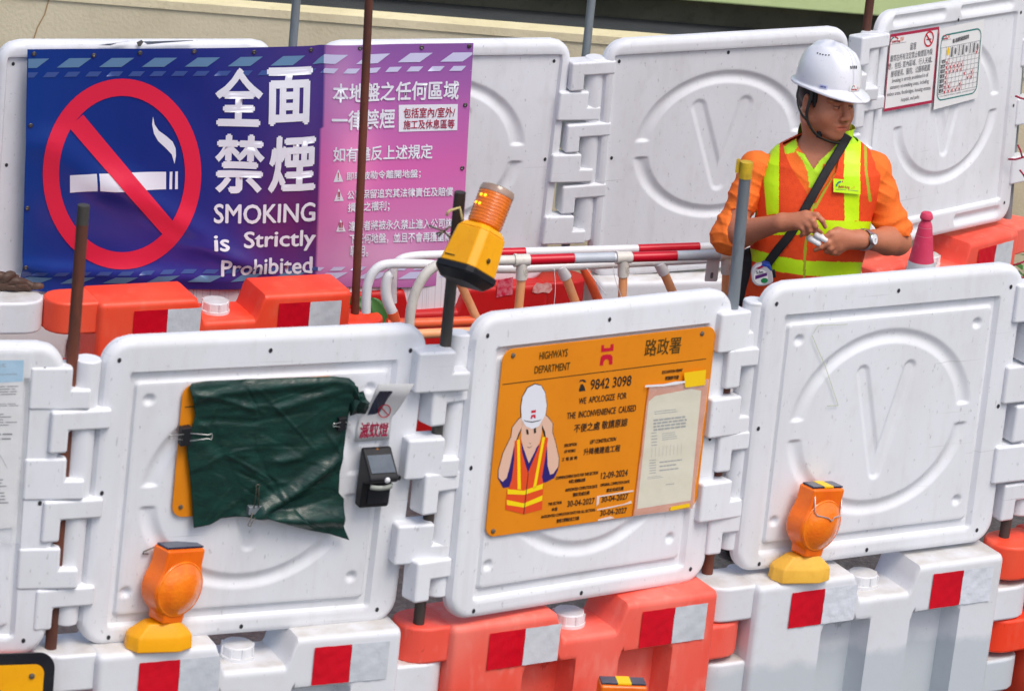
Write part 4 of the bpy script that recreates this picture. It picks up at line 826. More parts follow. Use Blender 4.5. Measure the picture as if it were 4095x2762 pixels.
d = rd((.44, .06), (.86, .42), .035, .022)+rd((.46, .0), (.95, .14), .05, .020)-rd((.5, .06), (.85, .25), .03, .012)+rd((.05, .90), (.95, .985), .03, .008)+rd((.03, .93), (.35, .80), .02, .006)+rd((.97, .95), (.6, .82), .03, .008)
d += rd((.42, .05), (.40, .4), .05, .006)-rd((.3, .1), (.2, .5), .04, .005)+rd((.9, .6), (.6, .45), .04, .006)+rd((.1, .45), (.5, .55), .05, .004)
for k in range(90):
    a = rng.random(2); an = rng.normal(.3, .9); ln = rng.uniform(.1, .3); d += rd(a, (a[0]+ln*math.cos(an), a[1]+ln*math.sin(an)), rng.uniform(.006, .022), rng.normal(0, .0021))
d += .010*np.exp(-((U-.72)/.2)**2-((V-.0)/.12)**2)
d = np.maximum(d, -.003); P[..., 1] = -.050-d-np.where(V > .97, -(V-.97)/.03*.006, 0)
MB().grid(P).build('sheet', M['tarp'], ta, auto=0, solid=.0012)
fl = on2([(1052, 300), (1085, 322), (1082, 345), (1118, 346), (1128, 385), (1146, 402), (1130, 466), (1078, 460), (1038, 468), (1046, 380)])
gx = MB(); c0 = np.mean(fl, 0); n = len(fl); vv = [(x, -.052-.012*((i % 3)-1)*.6, z) for i, (x, z) in enumerate(fl)]+[(c0[0]+(x-c0[0])*.5, -.058+.010*((i*7 % 5)-2)*.5, c0[1]+(z-c0[1])*.5) for i, (x, z) in enumerate(fl)]+[(c0[0], -.062, c0[1])]
gx.add(vv, [(i, (i+1) % n, (i+1) % n+n, i+n) for i in range(n)]+[(i+n, (i+1) % n+n, 2*n) for i in range(n)]); gx.build('torn_flap', M['tarp'], ta, auto=.5, solid=.001)
def clip_(label, px, size, body_m, a0, a1):
    """binder clip: folded steel body with two wire handles; a0, a1: pixel ends of the wires"""
    P = fA.pt(*px, -.062); fr = Frame(P, fA.X, fA.Y, fA.Z); t = thing('binder_clip', label, 'binder clip', fr, 'binder clips on the tarpaulin'); w_, h_ = size
    MB().prism([(-w_/2, -h_/2), (w_/2, -h_/2*.9), (w_/2, h_/2), (-w_/2, h_/2*.9)], -.004, .022).build('spring', M[body_m], t, bevel=.002)
    for k, (q, wd) in enumerate((a0, a1)):
        if q is None: continue
        e = np.array(fr.on(*q, -.006)); L_ = np.linalg.norm(e)+1e-9; u = e/L_; p = np.array([-u[1], u[0]])*wd
        s0 = u*min(w_, h_)*.35
        pts = [(s0[0]+p[0]*.7, -.005, s0[1]+p[1]*.7), (*(e*.85+p*.35)[:1], -.010, (e*.85+p*.35)[1]), (*(e+p*.55)[:1], -.011, (e+p*.55)[1]), (*(e*1.04)[:1], -.011, (e*1.04)[1]), (*(e-p*.55)[:1], -.011, (e-p*.55)[1]), (*(e*.85-p*.35)[:1], -.010, (e*.85-p*.35)[1]), (s0[0]-p[0]*.7, -.005, s0[1]-p[1]*.7)]
        MB().tube(pts, .0014, 6).build('wire_handle', M['wire'] if body_m == 'black' else M['wire_dark'], t, auto=0)
clip_('black binder clip with silver handles on the left edge of the tarpaulin', r2(188, 582), (.030, .056), 'black', (r2(318, 578), .016), (r2(98, 578), .012))
clip_('grey binder clip at the bottom edge of the tarpaulin', r2(552, 965), (.044, .026), 'steel', (r2(560, 832), .010), (r2(515, 1042), .010))
clip_('small dark binder clip on the right edge of the tarpaulin', r2(1004, 516), (.024, .040), 'black', (r2(955, 518), .010), (r2(1040, 512), .008))
# mosquito lamp notice: lower half flat, upper half curling outwards
fm = Frame(fA.pt(1485, 1700, -.034), fA.X, fA.Y, fA.Z); c8 = lambda x, y: (1400+x*.3444, 1500+y*.3444)
mn = thing('paper_notice', 'white paper notice with crimson Chinese lettering, its upper half curling outwards', 'notice', fm)
rowsL = [((58, 772), 0), ((85, 610), 0), ((118, 470), -.004), ((205, 380), -.018), ((262, 250), -.045), ((320, 105), -.078)]
rowsR = [((455, 740), 0), ((462, 610), 0), ((470, 500), -.004), ((560, 400), -.018), ((650, 260), -.045), ((748, 98), -.078)]
def npt(x, y, off): a, b = fm.on(*c8(x, y), off); return np.array([a, off, b])
Pn = []
for (l, o1), (r, o2) in zip(rowsL, rowsR): Pn.append([npt(*l, o1)*(1-k/8)+npt(*r, o2)*(k/8) for k in range(9)])
Pn = np.array(Pn).transpose(1, 0, 2); MB().grid(Pn).build('paper', M['paper'], mn, auto=0, solid=.0006)
mb = MB(); tx(mb, fm, '滅蚊燈', (100, 735), (432, 705), 195, c8, -.0015, bold=.022); mb.build('crimson_lettering', M['ink_maroon'], mn, smooth=False)
dv = [npt(x, y, o) for x, y, o in ((200, 455, -.0065), (330, 440, -.0065), (395, 335, -.0255), (440, 260, -.042), (490, 190, -.057), (478, 178, -.060), (340, 180, -.060), (300, 250, -.046), (250, 335, -.027))]
MB().add([p-np.array([0, .003, 0]) for p in dv], [tuple(range(len(dv)))]).build('lamp_picture', M['navy'], mn, smooth=False)
rr = []
for k in range(20): t = 2*PI*k/20; rr.append((400+75*math.cos(t)+30*math.sin(t)*-1*-.3, 415-78*math.sin(t)))
yo = lambda y: -.0065-.019*(455-y)/110 if y < 455 else -.0065
mb = MB(); ri = [npt(400+(x-400)*.84, 415+(y-415)*.86, yo(y)-.0040) for x, y in rr]; ro = [npt(x, y, yo(y)-.0040) for x, y in rr]; mb.add(ro+ri, [(k, (k+1) % 20, (k+1) % 20+20, k+20) for k in range(20)]); mb.add([npt(350, 370, yo(370)-.0045), npt(360, 362, yo(362)-.0045), npt(455, 465, -.011), npt(445, 472, -.011)], [(0, 1, 2, 3)]); mb.build('prohibition_print', M['ink_red'], mn, smooth=False)
# black solar insect lamp
fl_ = Frame(fA.pt(*c8(215, 1480), -.036), fA.X, fA.Y, fA.Z); il = thing('insect_lamp', 'black solar wall lamp with tilted panel below the curling notice', 'lamp', fl_)
x0, z0 = fl_.on(*c8(58, 1490)); x1, z1 = fl_.on(*c8(385, 1460)); zt = fl_.on(*c8(110, 812))[1]; hw = .045; hh = .174
prof = [(0, 0), (0, hh), (-.012, hh+.002), (-.020, hh-.006), (-.082, hh*.66), (-.086, hh*.60), (-.078, hh*.545), (-.045, hh*.47), (-.042, hh*.40), (-.040, .01), (-.034, 0)]
mb = MB(); v = [(-hw, y, z) for y, z in prof]+[(hw, y, z) for y, z in prof]; n = len(prof); mb.add(v, [tuple(range(n)), tuple(range(2*n-1, n-1, -1))]+[((i+1) % n, i, i+n, (i+1) % n+n) for i in range(n)]); mb.build('housing', M['black'], il, bevel=.006, seg=3)
a = np.array((-.0222, hh-.010)); b = np.array((-.0800, hh*.675)); nrm = np.array((-(hh-.010-hh*.675), .0578)); nrm /= np.linalg.norm(nrm)
def slp(u, k, o): q = a+(b-a)*k+nrm*o; return (u, q[0], q[1])
MB().add([slp(-.037, .9, .003), slp(.037, .9, .003), slp(.037, .12, .003), slp(-.037, .12, .003)], [(0, 1, 2, 3)]).build('solar_panel', mat('pale_solar_glass', srgb(96, 106, 116), .12, srgb(60, 68, 76), 14, .6), il, smooth=False)
MB().lathe([(.009, 0), (.008, .005), (.004, .008), (.001, .0085)], 16, 0, Matrix.Translation((.010, -.0815, hh*.60)) @ Matrix.Rotation(PI/2+.25, 4, 'X')).build('sensor_dome', M['pvc_white'], il)
MB().grid([[(x, -.062-.012*math.cos(x*26), hh*.50-.010*math.cos(x*26)+dz) for dz in (-.007, .007)] for x in np.linspace(-.034, .034, 13)]).build('light_strip', mat('dull_led_strip', srgb(176, 182, 170), .3), il, auto=0, solid=.004)
MB().prism(rrect(-.026, .040, .016, .066, .006), -.0445, -.040).build('grille', M['black_gloss'], il, bevel=.001)
MB().lathe([(.005, 0), (.004, .003), (.001, .004)], 10, 0, Matrix.Translation((0, -.014, hh-.004)) @ Matrix.Rotation(PI/2, 4, 'X')).build('screw', mat('brass', srgb(190, 120, 60), .4, metal=.7), il)
# ------------------------------------------------------------------ amber warning lamps
def warning_lamp(label, px, z, yaw, tilt, base_m='yellow', wire=None, tape=False, ycor=None, base_h=.0, at=None):
    P = at if at is not None else atz(*px, z) if ycor is None else aty(*px, ycor)
    fr = fr_xy(P, yaw); mw = fr.mat() @ Matrix.Rotation(tilt, 4, 'Y'); t = thing('warning_lamp', label, 'warning lamp', mw, 'amber warning lamps'); s = 1.
    mb = MB(); o8 = [(-.100, -.012), (-.075, -.048), (.045, -.048), (.088, -.024), (.088, .020), (.055, .040), (-.075, .040), (-.100, .018)]
    Rb = Matrix.Rotation(-.45, 4, 'Z')
    lv = [(1.0, -base_h), (.97, .040), (.92, .048), (.52, .080)]; Rb = Matrix.Rotation(-tilt, 4, 'Y') @ Rb; v = [tuple(Rb @ Vector((x*k, y*k, zz))) for k, zz in lv for x, y in o8]; n = 8
    mb.add(v, [tuple(range(n-1, -1, -1)), tuple(range(3*n, 4*n))]+[(i+n*k, (i+1) % n+n*k, (i+1) % n+n*k+n, i+n*k+n) for k in range(3) for i in range(n)]); mb.build('base', M[base_m], t, bevel=.005, seg=3)
    R_ = .086; c = .182; arc = lambda a0, a1: [(R_*math.cos(q), c+R_*math.sin(q)) for q in np.linspace(math.radians(a0), math.radians(a1), 14)]
    pl = [(-.038, .078), (.038, .078), (.040, .102)]+arc(-58, 26)+[(.069, .252), (.069, .298), (-.069, .298), (-.069, .252)]+arc(154, 238)+[(-.040, .102)]
    MB().prism(pl, -.034, .034).build('housing', M['amber_dark'], t, bevel=.008, seg=3)
    dome = [(.0005, .030), (.02, .0285), (.045, .022), (.064, .013), (.076, .004), (.0775, .0035), (.079, .0045), (.082, .002), (.084, -.006)]
    for sg in (1, -1):
        Mx = Matrix.Translation((0, -.034*sg, c)) @ Matrix.Rotation(PI/2*sg, 4, 'X'); mb = MB()
        mb.lathe(dome[::-1], 32, 0, Mx); mb.build('lens', M['amber'], t, auto=0)
    sp = MB().box(-.066, .066, -.024, .024, .2985, .304); sp.build('solar_cell', M['navy'], t, smooth=False, bevel=.001)
    if tape: MB().box(-.018, .022, -.0255, .0255, .2995, .3048).build('tape_strip', M['tape_yellow'], t, smooth=False)
    if wire == 'bail': pts = [(-.062, -.03, .285), (-.058, -.045, .23), (-.052, -.05, .222), (-.01, -.062, .216), (.004, -.064, .206), (.016, -.062, .218), (.056, -.05, .218), (.062, -.04, .24), (.066, -.028, .275)]
    elif wire == 'hook': pts = [(-.060, .03, .290), (-.085, .05, .268), (-.088, .05, .262), (-.07, .045, .262)]
    if wire: MB().tube(pts, .0020, 6).build('wire_bail', M['wire'] if wire == 'bail' else M['wire_dark'], t, auto=0)
    return t
def on_barrier(key, x, y, dy=-.072):
    fr, hb = TB[key][1], TB[key][2]; s_ = fr.on(x, y, dy)[0]; return fr.w(s_, dy, hb)
warning_lamp('amber warning lamp on yellow base beside the tarpaulin panel', None, 0, .80, math.radians(9), 'yellow', 'hook', at=on_barrier('A', 640, 2560))
warning_lamp('amber warning lamp with taped top and wire bail before the bare ring panel', None, 0, .76, math.radians(9), 'yellow_old', 'bail', tape=True, at=on_barrier('C', 3205, 2265))
warning_lamp('amber warning lamp cut off at the bottom edge before the orange barrier', (2490, 2722), 0, .18, 0, 'yellow_old', None, tape=True, ycor=11.08, base_h=.0)
lam = [o for o in bpy.data.objects if o.name.startswith('warning_lamp')][-1]
lam.location.z -= .300
for ch in lam.children:
    if ch.name.startswith('base'): 
        for v_ in ch.data.vertices:
            if v_.co.z < .01: v_.co.z = -lam.location.z
tw = MB(); P0 = atz(510, 2480, .70); 
# ------------------------------------------------------------------ amber beacon hung on the dark pole
d0 = ray(1895, 960); d0 /= np.linalg.norm(d0); right_ = np.array([math.cos(ROLL), -0., 0.]); 
fwd = d0; rgt = np.cross(fwd, [0, 0, 1]); rgt /= np.linalg.norm(rgt); upv = np.cross(rgt, fwd)
th = math.radians(21.5)-ROLL; ph = math.radians(9)
Za = math.cos(ph)*(math.sin(th)*rgt+math.cos(th)*upv)+math.sin(ph)*fwd
X0 = rgt-np.dot(rgt, Za)*Za; X0 /= np.linalg.norm(X0); Y0 = np.cross(Za, X0); ya = math.radians(-38)
Xa = math.cos(ya)*X0+math.sin(ya)*Y0; Ya = np.cross(Za, Xa)
Pb = CAMP+ray(1897, 1003)*((10.93)/ray(1897, 1003)[1])
fb = Frame(Pb, Xa, Ya, Za); be = thing('beacon', 'amber rotating beacon on a yellow box tilted on the dark steel pole', 'beacon', fb)
def chbox(mb, w0, w1, c0, c1, z0, z1):
    o = lambda w_, c: [(-w_+c, -w_), (w_-c, -w_), (w_, -w_+c), (w_, w_-c), (w_-c, w_), (-w_+c, w_), (-w_, w_-c), (-w_, -w_+c)]
    a, b = o(w0, c0), o(w1, c1); mb.add([(x, y, z0) for x, y in a]+[(x, y, z1) for x, y in b], [tuple(range(7, -1, -1)), tuple(range(8, 16))]+[(i, (i+1) % 8, (i+1) % 8+8, i+8) for i in range(8)])
mb = MB(); chbox(mb, .066, .058, .018, .018, -.055, .055); chbox(mb, .057, .045, .018, .016, .0552, .072); mb.build('battery_box', M['yellow'], be, bevel=.004, seg=3)
mb = MB(); chbox(mb, .050, .069, .012, .016, -.098, -.074); chbox(mb, .070, .070, .017, .017, -.0738, -.0552); mb.build('underside', M['black'], be, bevel=.003)
pr = []
for k in range(40):
    pr.append((.049, .075+.11*k/39))
fl2 = MB().lathe([(.044, .0725), (.049, .078), (.049, .165), (.0485, .168)], 48); 
fl2.build('amber_dome', M['beacon_amber'], be, auto=.5)
mb = MB()
for k in range(9): zz = .084+k*.0095; mb.lathe([(.0492, zz), (.0504, zz+.002), (.0492, zz+.004)], 40, cap=False)
mb.build('lens_rib', M['beacon_amber'], be, auto=0)
MB().lathe([(.0498, .1685), (.0500, .178), (.047, .187), (.040, .190), (.001, .191)], 40).build('dome_cap', mat('smoky_clear_cap', srgb(168, 140, 124), .2, srgb(110, 90, 80), 20, .6, coat=.4), be, auto=.6)
glow = mat('lit_amber_led', srgb(255, 190, 40), .3, emit=(srgb(255, 170, 20), 2.2))
for a_, zz in ((-1.75, .150), (-1.45, .150), (-1.95, .126), (-1.62, .124)):  # small emissive amber spots set on the dome surface
    MB().lathe([(.0045, 0), (.004, .002), (.001, .003)], 8, 0, Matrix.Translation((.0502*math.cos(a_), .0502*math.sin(a_), zz)) @ Matrix.Rotation(a_, 4, 'Z') @ Matrix.Rotation(PI/2, 4, 'Y')).build('led', glow, be, auto=0)
mb = MB(); mb.box(-.040, -.004, -.0672, -.066, -.040, -.037); mb.build('seam', M['ink_brown'], be, smooth=False)
MB().lathe([(.008, 0), (.006, .003), (.001, .0035)], 12, 0, Matrix.Translation((.0655, -.005, -.02)) @ Matrix.Rotation(PI/2, 4, 'Y')).build('switch', M['ink_brown'], be)
q0 = aty(1838, 830, 11.0); q1 = aty(1790, 850, 10.97)
st2 = MB().tube([aty(1850, 880, 10.98), q0, aty(1800, 842, 10.97), aty(1792, 848, 10.97), aty(1786, 862, 10.97)], .0042, 6).build('cloth_strip', mat('yellowed_cloth', srgb(190, 176, 120), .8), None, auto=0); tag(st2, 'yellowed cloth strip tied to the dark pole behind the beacon', 'cloth strip')
kn = MB(); kc = aty(1775, 925, 10.93)
for q in ((1715, 902), (1745, 935), (1800, 950), (1800, 905), (1755, 945), (1790, 915)): kn.tube([kc, (kc+aty(*q, 10.93))/2+np.array([0, -.006, .002]), aty(*q, 10.93)], .0028, 6)
tag(kn.build('wire_knot', M['wire_dark'], None, auto=0), 'dark twisted wire knot sticking out left of the beacon box', 'wire')
# ------------------------------------------------------------------ pipe railings
pb = atz(2085, 1040, .96); fR = [fr_xy((pb[0]+dy*.0, pb[1]+dy, 0), .34) for dy in (0, .10, .19)]
def rail_pts(fr, px): return [(lambda q: (q[0], 0, q[1]))(fr.on(*p)) for p in px]
def smooth(p, n=6):
    p = np.array(p, float); out = []
    for i in range(len(p)-1):
        a, b, c, d = p[max(i-1, 0)], p[i], p[i+1], p[min(i+2, len(p)-1)]
        for t in np.linspace(0, 1, n, endpoint=False): out.append(.5*((2*b)+(-a+c)*t+(2*a-5*b+4*c-d)*t*t+(-a+3*b-3*c+d)*t**3))
    return out+[p[-1]]
z5 = lambda x, y: (1400+x*.387, 900+y*.387); z3 = lambda x, y: (2300+x*.829, y*.829)
def rail(mb_name, fr, px, r, m, par, sm_=True, n=14):
    p = rail_pts(fr, px); return MB().tube(smooth(p) if sm_ else p, r, n).build(mb_name, M[m], par, auto=.9)
B1 = thing('pipe_railing', 'ivory pipe railing with red and silver sleeves and peach uprights nearest the front panels', 'railing', fR[0], 'pipe railings'); f_ = fR[0]; R0 = .0175
rail('curved_end', f_, [(1636, 1345), (1640, 1260), (1657, 1180), (1690, 1112), (1735, 1068), (1790, 1049), (1850, 1043)], R0, 'pvc_grey', B1)
rail('top_rail', f_, [(1850, 1043), (2085, 1040)], R0-.0003, 'pvc_grey', B1, False); rail('top_rail', f_, [(2085, 1040), (2890, 1018)], R0-.002, 'pvc_white', B1, False); rail('top_rail', f_, [(2890, 1018), (3035, 1013)], R0-.0003, 'pvc_grey', B1, False)
for a, b, m in (((2112, 1039), (2293, 1033), 'pvc_red'), ((2295, 1033), (2455, 1029), 'pvc_silver'), ((2528, 1028), (2704, 1023), 'pvc_red'), ((2706, 1023), (2884, 1018), 'pvc_silver')): rail('sleeve', f_, [a, b], R0+.0006, m, B1, False)
for (x, y), bot in (((2086, 1040), (2068, 1300)), ((2493, 1029), (2484, 1290)), ((2906, 1018), (2896, 1270))):
    a = f_.on(x-28, y+1); b = f_.on(x+30, y-1); s_ = f_.on(x, y+10); s1 = f_.on(x-1, y+75); e = f_.on(*bot)
    mb = MB().tube([(a[0], 0, a[1]), (b[0], 0, b[1])], .0212, 16); mb.tube([(a[0]-.002, 0, a[1]), (a[0]+.006, 0, a[1])], .0232, 16); mb.tube([(s_[0], 0, s_[1]), (s1[0], 0, s1[1])], .0196, 16); mb.build('tee_fitting', M['pvc_grey'], B1, auto=.7)
    MB().tube([(s1[0], 0, s1[1]), (e[0], 0, e[1]), (e[0], 0, 0)], .0152, 14).build('upright', M['pvc_peach'], B1, auto=.9)
rail('middle_rail', f_, [(1650, 1336), (1780, 1330), (2068, 1318), (2480, 1290), (2896, 1270)], .0165, 'pvc_peach', B1)
a = f_.on(2855, 1050); b = f_.on(2855, 1128)
mb = MB().prism(rrect(a[0]-.024, a[0]+.024, b[1], a[1]+.02, .006), .006, .009); mb.build('bracket_plate', M['pvc_white'], B1, smooth=False, bevel=.001); MB().prism(rrect(a[0]-.005, a[0]+.005, b[1]+.012, b[1]+.034, .0045), .0045, .0055).build('slot', M['ink_soft'], B1, smooth=False)
for (x, y), s in (((2086, 1085), 'VB'), ((2493, 1075), 'VB'), ((2906, 1062), 'VB')):
    mb = MB(); p, q = f_.on(x+6, y+14), f_.on(x+6, y-14); text_box(mb, s, p[0]-.008, p[1], p[0]+.010, q[1], -.0198); mb.build('raised_lettering', mat('ivory_shade', srgb(186, 180, 168), .5) if 'ivory_shade' not in bpy.data.materials else bpy.data.materials['ivory_shade'], B1, smooth=False)
B2 = thing('pipe_railing', 'white pipe railing with an orange foot rail and slanted peach stays in the middle', 'railing', fR[1], 'pipe railings'); f_ = fR[1]
rail('curved_end', f_, [z5(*q) for q in ((165, 900), (168, 730), (183, 610), (225, 505), (300, 432), (400, 402), (560, 398))], .0165, 'pvc_white', B2)
rail('top_rail', f_, [z5(*q) for q in ((560, 398), (800, 405), (1000, 430), (1300, 440), (1700, 450), (2300, 420), (3700, 350))], .0162, 'pvc_white', B2)
rail('curved_leg', f_, [z5(*q) for q in ((425, 505), (395, 530), (372, 610), (372, 720), (400, 820), (440, 905))], .0185, 'pvc_white', B2)
rail('foot_joint', f_, [z5(*q) for q in ((436, 895), (462, 985))], .0200, 'pvc_orange', B2, False); rail('foot_rail', f_, [z5(*q) for q in ((380, 1012), (760, 1008), (1300, 985), (2300, 940))], .0170, 'pvc_orange', B2)
rail('stay', f_, [z5(*q) for q in ((1120, 560), (1305, 960))], .0152, 'pvc_peach', B2, False)
for (a, b, c) in ((z5(2175, 425), z5(2232, 545), z5(2345, 845)), (z3(405, 1268), z3(430, 1318), z3(488, 1450))):
    rail('stay_socket', f_, [a, b], .0205, 'pvc_white', B2, False); rail('stay', f_, [b, c], .0160, 'pvc_peach', B2, False)
B3 = thing('pipe_railing', 'rearmost white pipe railing with red sleeves along its top', 'railing', fR[2], 'pipe railings'); f_ = fR[2]
rail('curved_end', f_, [z5(*q) for q in ((440, 800), (440, 520), (462, 420), (500, 370), (575, 335), (700, 316), (850, 308))], .0150, 'pvc_white', B3)
rail('top_rail', f_, [z5(*q) for q in ((850, 308), (1600, 282), (2325, 262), (4000, 215))], .0150, 'pvc_white', B3)
for a, b in ((z5(1500, 285), z5(1808, 277)), (z3(302, 1200), z3(598, 1190))): rail('sleeve', f_, [a, b], .0158, 'pvc_red', B3, False)
rail('stay', f_, [z3(40, 1285), z3(125, 1480)], .0165, 'pvc_orange', B3, False)
for fr, par in ((fR[1], B2), (fR[2], B3)):
    for px_ in ((2600, 1290),): pass
for i, (pa, pb_, pc) in enumerate((((2216, 1075), (2221, 1150), (2214, 1235)), ((2346, 1072), (2372, 1110), (2425, 1180)), ((2452, 1068), (2462, 1120), (2486, 1190)))):
    P = [fR[0].pt(*q, -.03) for q in (pa, pb_, pc)]; tag(MB().tube(smooth(P), .0013, 5).build('cable_tie', M['zip'], None, auto=0), ['loose white cable tie hanging straight down from the railing', 'loose white cable tie bending right under the red sleeve', 'loose white cable tie hanging before a peach upright'][i], 'cable tie', 'loose cable ties')
# ------------------------------------------------------------------ cone, glove, plant, twine
cp_ = aty(3728, 850, 14.55); co = thing('traffic_cone', 'faded red traffic cone with white band in front of the orange rear barrier', 'traffic cone', Matrix.Translation((cp_[0], cp_[1], 0)) @ Matrix.Rotation(-.02, 4, 'Y'))
zt = cp_[2]; zw = aty(3722, 1046, 14.55)[2]; rw = .046; sl_ = .135
MB().lathe([(.006, zt), (.017, zt-.001), (.021, zt-.006), (.0245, zt-.020), (.0235, zt-.025), (.018, zt-.030), (.0185, zt-.036), (.0245, zt-.048), (.0262, zt-.056), (.0265, zt-.0575), (.031, zt-.088), (.0318, zt-.0885), (rw, zw), (rw+sl_*.16, zw-.16), (rw+sl_*zw*.97, .035)], 32).build('cone_body', M['cone'], co, auto=.5)
MB().lathe([(rw+.0012, zw), (rw+sl_*.16+.0012, zw-.16)], 32, cap=False).build('reflective_band', M['white_tape'], co, auto=0)
MB().box(-.21, .21, -.21, .21, 0, .035).build('base', M['black'], co, bevel=.01)
for zz in (zt-.0565, zt-.088): MB().lathe([(.0268 if zz > zt-.07 else .0320, zz-.0012), (.0268 if zz > zt-.07 else .0322, zz+.0008)], 32, cap=False).build('mould_line', mat('pale_pink_line', srgb(226, 130, 150), .6) if 'pale_pink_line' not in bpy.data.materials else bpy.data.materials['pale_pink_line'], co, auto=0)
z6 = lambda x, y: (x*.387, 950+y*.387)
gp = atz(*z6(150, 480), HM); fG = fr_xy((gp[0], gp[1]-.045, HM), .3)
def gp_(x, y, off=0.): q = fG.on(*z6(x, y), off); return (q[0], off, max(q[1], .006))
mb = MB()
mb.tube(smooth([gp_(-260, 470), gp_(-60, 470), gp_(60, 460), gp_(190, 470)]), [.03]*19, 12)
for pts, r in (([(-20, 440), (60, 410), (110, 385), (150, 392)], .016), ([(40, 470), (160, 450), (270, 470), (350, 505)], .014), ([(60, 500), (180, 490), (300, 500), (400, 500), (435, 500)], .013), ([(20, 500), (140, 510), (240, 520), (330, 525)], .013), ([(-100, 420), (-10, 395), (40, 400), (80, 430)], .015)):
    p = smooth([gp_(x, y, -.012*(i % 2)-.01) for i, (x, y) in enumerate(pts)]); n = len(p); mb.tube(p, [r*(.75+.35*math.sin(PI*min(1, (k+2)/n))) if k < n-1 else r*.45 for k in range(n)], 10)
gl = mb.build('glove', M['glove'], None, auto=0, sub=1, mw=fG.mat()); tag(gl, 'worn brown leather glove lying on the white barrier end at the left', 'glove')
pl_ = aty(1478, 1240, mrp[1]+.06); pt = thing('plant', 'young plant with broad green leaves beside the foot of the tall rusty pole', 'plant', Matrix.Translation((pl_[0], pl_[1], 0)))
MB().tube([(0, 0, 0), (.005, 0, .3), (0, 0, pl_[2]+.04)], .004, 6).build('stem', M['leaf_light'], pt, auto=0)
def leaf(p, ang, L_, w_, m, droop):
    rows = []
    for i in range(11):
        t = i/10; ww = w_*math.sin(PI*min(1, t*.93+.05))**.8; x = L_*t; z = -droop*t*t
        rows.append([(x*math.cos(ang)-q*ww*math.sin(ang)*.6, -.01-.3*abs(q)*ww+q*ww*.5, z+q*ww*.8+x*math.sin(ang)) for q in (-1, -.5, 0, .5, 1)])
    mb = MB().grid([[np.array(p)+np.array(q) for q in r] for r in rows]); return mb.build('leaf', M[m], pt, auto=0, solid=.0008)
top_ = (0, 0, pl_[2]+.045); leaf(top_, -.75, .125, .034, 'leaf', .05); leaf((-.01, 0, top_[2]-.01), -1.2, .13, .03, 'leaf', .02); leaf((.0, .01, top_[2]-.01), -1.0, .11, .032, 'leaf_light', .03); leaf((0, 0, top_[2]-.03), 2.5, .1, .028, 'leaf', .05)
bush = thing('plant', 'dark leafy plant low at the right frame edge behind the orange barrier', 'plant', Matrix.Translation((*aty(4120, 1050, 16.0)[:2], 0))); bl_ = bush
pz = aty(4120, 1050, 16.0)[2]
MB().tube([(0, 0, 0), (.01, 0, pz*.6), (0, 0, pz+.05)], .008, 6).build('stem', M['leaf'], bush, auto=0)
mb = MB()
for k in range(90):
    a, e = rng.uniform(0, 2*PI), rng.uniform(-.7, .5); c = np.array([rng.normal(0, .10), rng.normal(0, .10), pz+rng.uniform(-.45, .06)]); u = np.array([math.cos(a)*math.cos(e), math.sin(a)*math.cos(e), math.sin(e)]); s_ = np.cross(u, [0, 0, 1.]); s_ /= np.linalg.norm(s_); L_ = rng.uniform(.05, .09)
    mb.add([c, c+u*L_*.4+s_*L_*.3, c+u*L_, c+u*L_*.4-s_*L_*.3], [(0, 1, 2, 3)])
mb.build('foliage', M['leaf'], bush, smooth=False)
tw = MB(); Yt = 15.62
for L in ([(4060, 384), (4078, 392), (4100, 398)], [(4032, 637), (4060, 638), (4100, 627)], [(4070, 580), (4080, 600), (4088, 630)], [(4078, 680), (4090, 695), (4100, 712)], [(4040, 1062), (4070, 1056), (4100, 1044)], [(4050, 1095), (4100, 1115)]): tw.tube([aty(*q, Yt) for q in L], .004, 6)
tag(tw.build('twine', M['twine'], None, auto=0), 'crimson twine tied across the hinge lugs at the far right edge', 'twine')

f1_ = F['R1']; mb = MB()
for pts in ([(395, 181), (430, 170), (490, 163), (520, 165), (468, 172), (440, 182)], [(572, 166), (600, 160), (770, 155), (772, 163), (650, 172), (590, 178)]):
    q = [f1_.on(*t_, -.036) for t_ in pts]; mb.add([(a, -.036-.012*(i in (1, 2)), b) for i, (a, b) in enumerate(q)], [tuple(range(len(q)))]); mb.build('torn_edge', M['white_tape'], pan['R1'], smooth=False, solid=.002); mb = MB()
q = [f1_.on(*t_, -.034) for t_ in [(546, 170), (566, 160), (574, 168), (562, 186), (552, 186)]]; MB().add([(a, -.0345, b) for a, b in q], [tuple(range(5))]).build('crack', mat('crack_shadow', (.12, .11, .10), .9), pan['R1'], smooth=False)
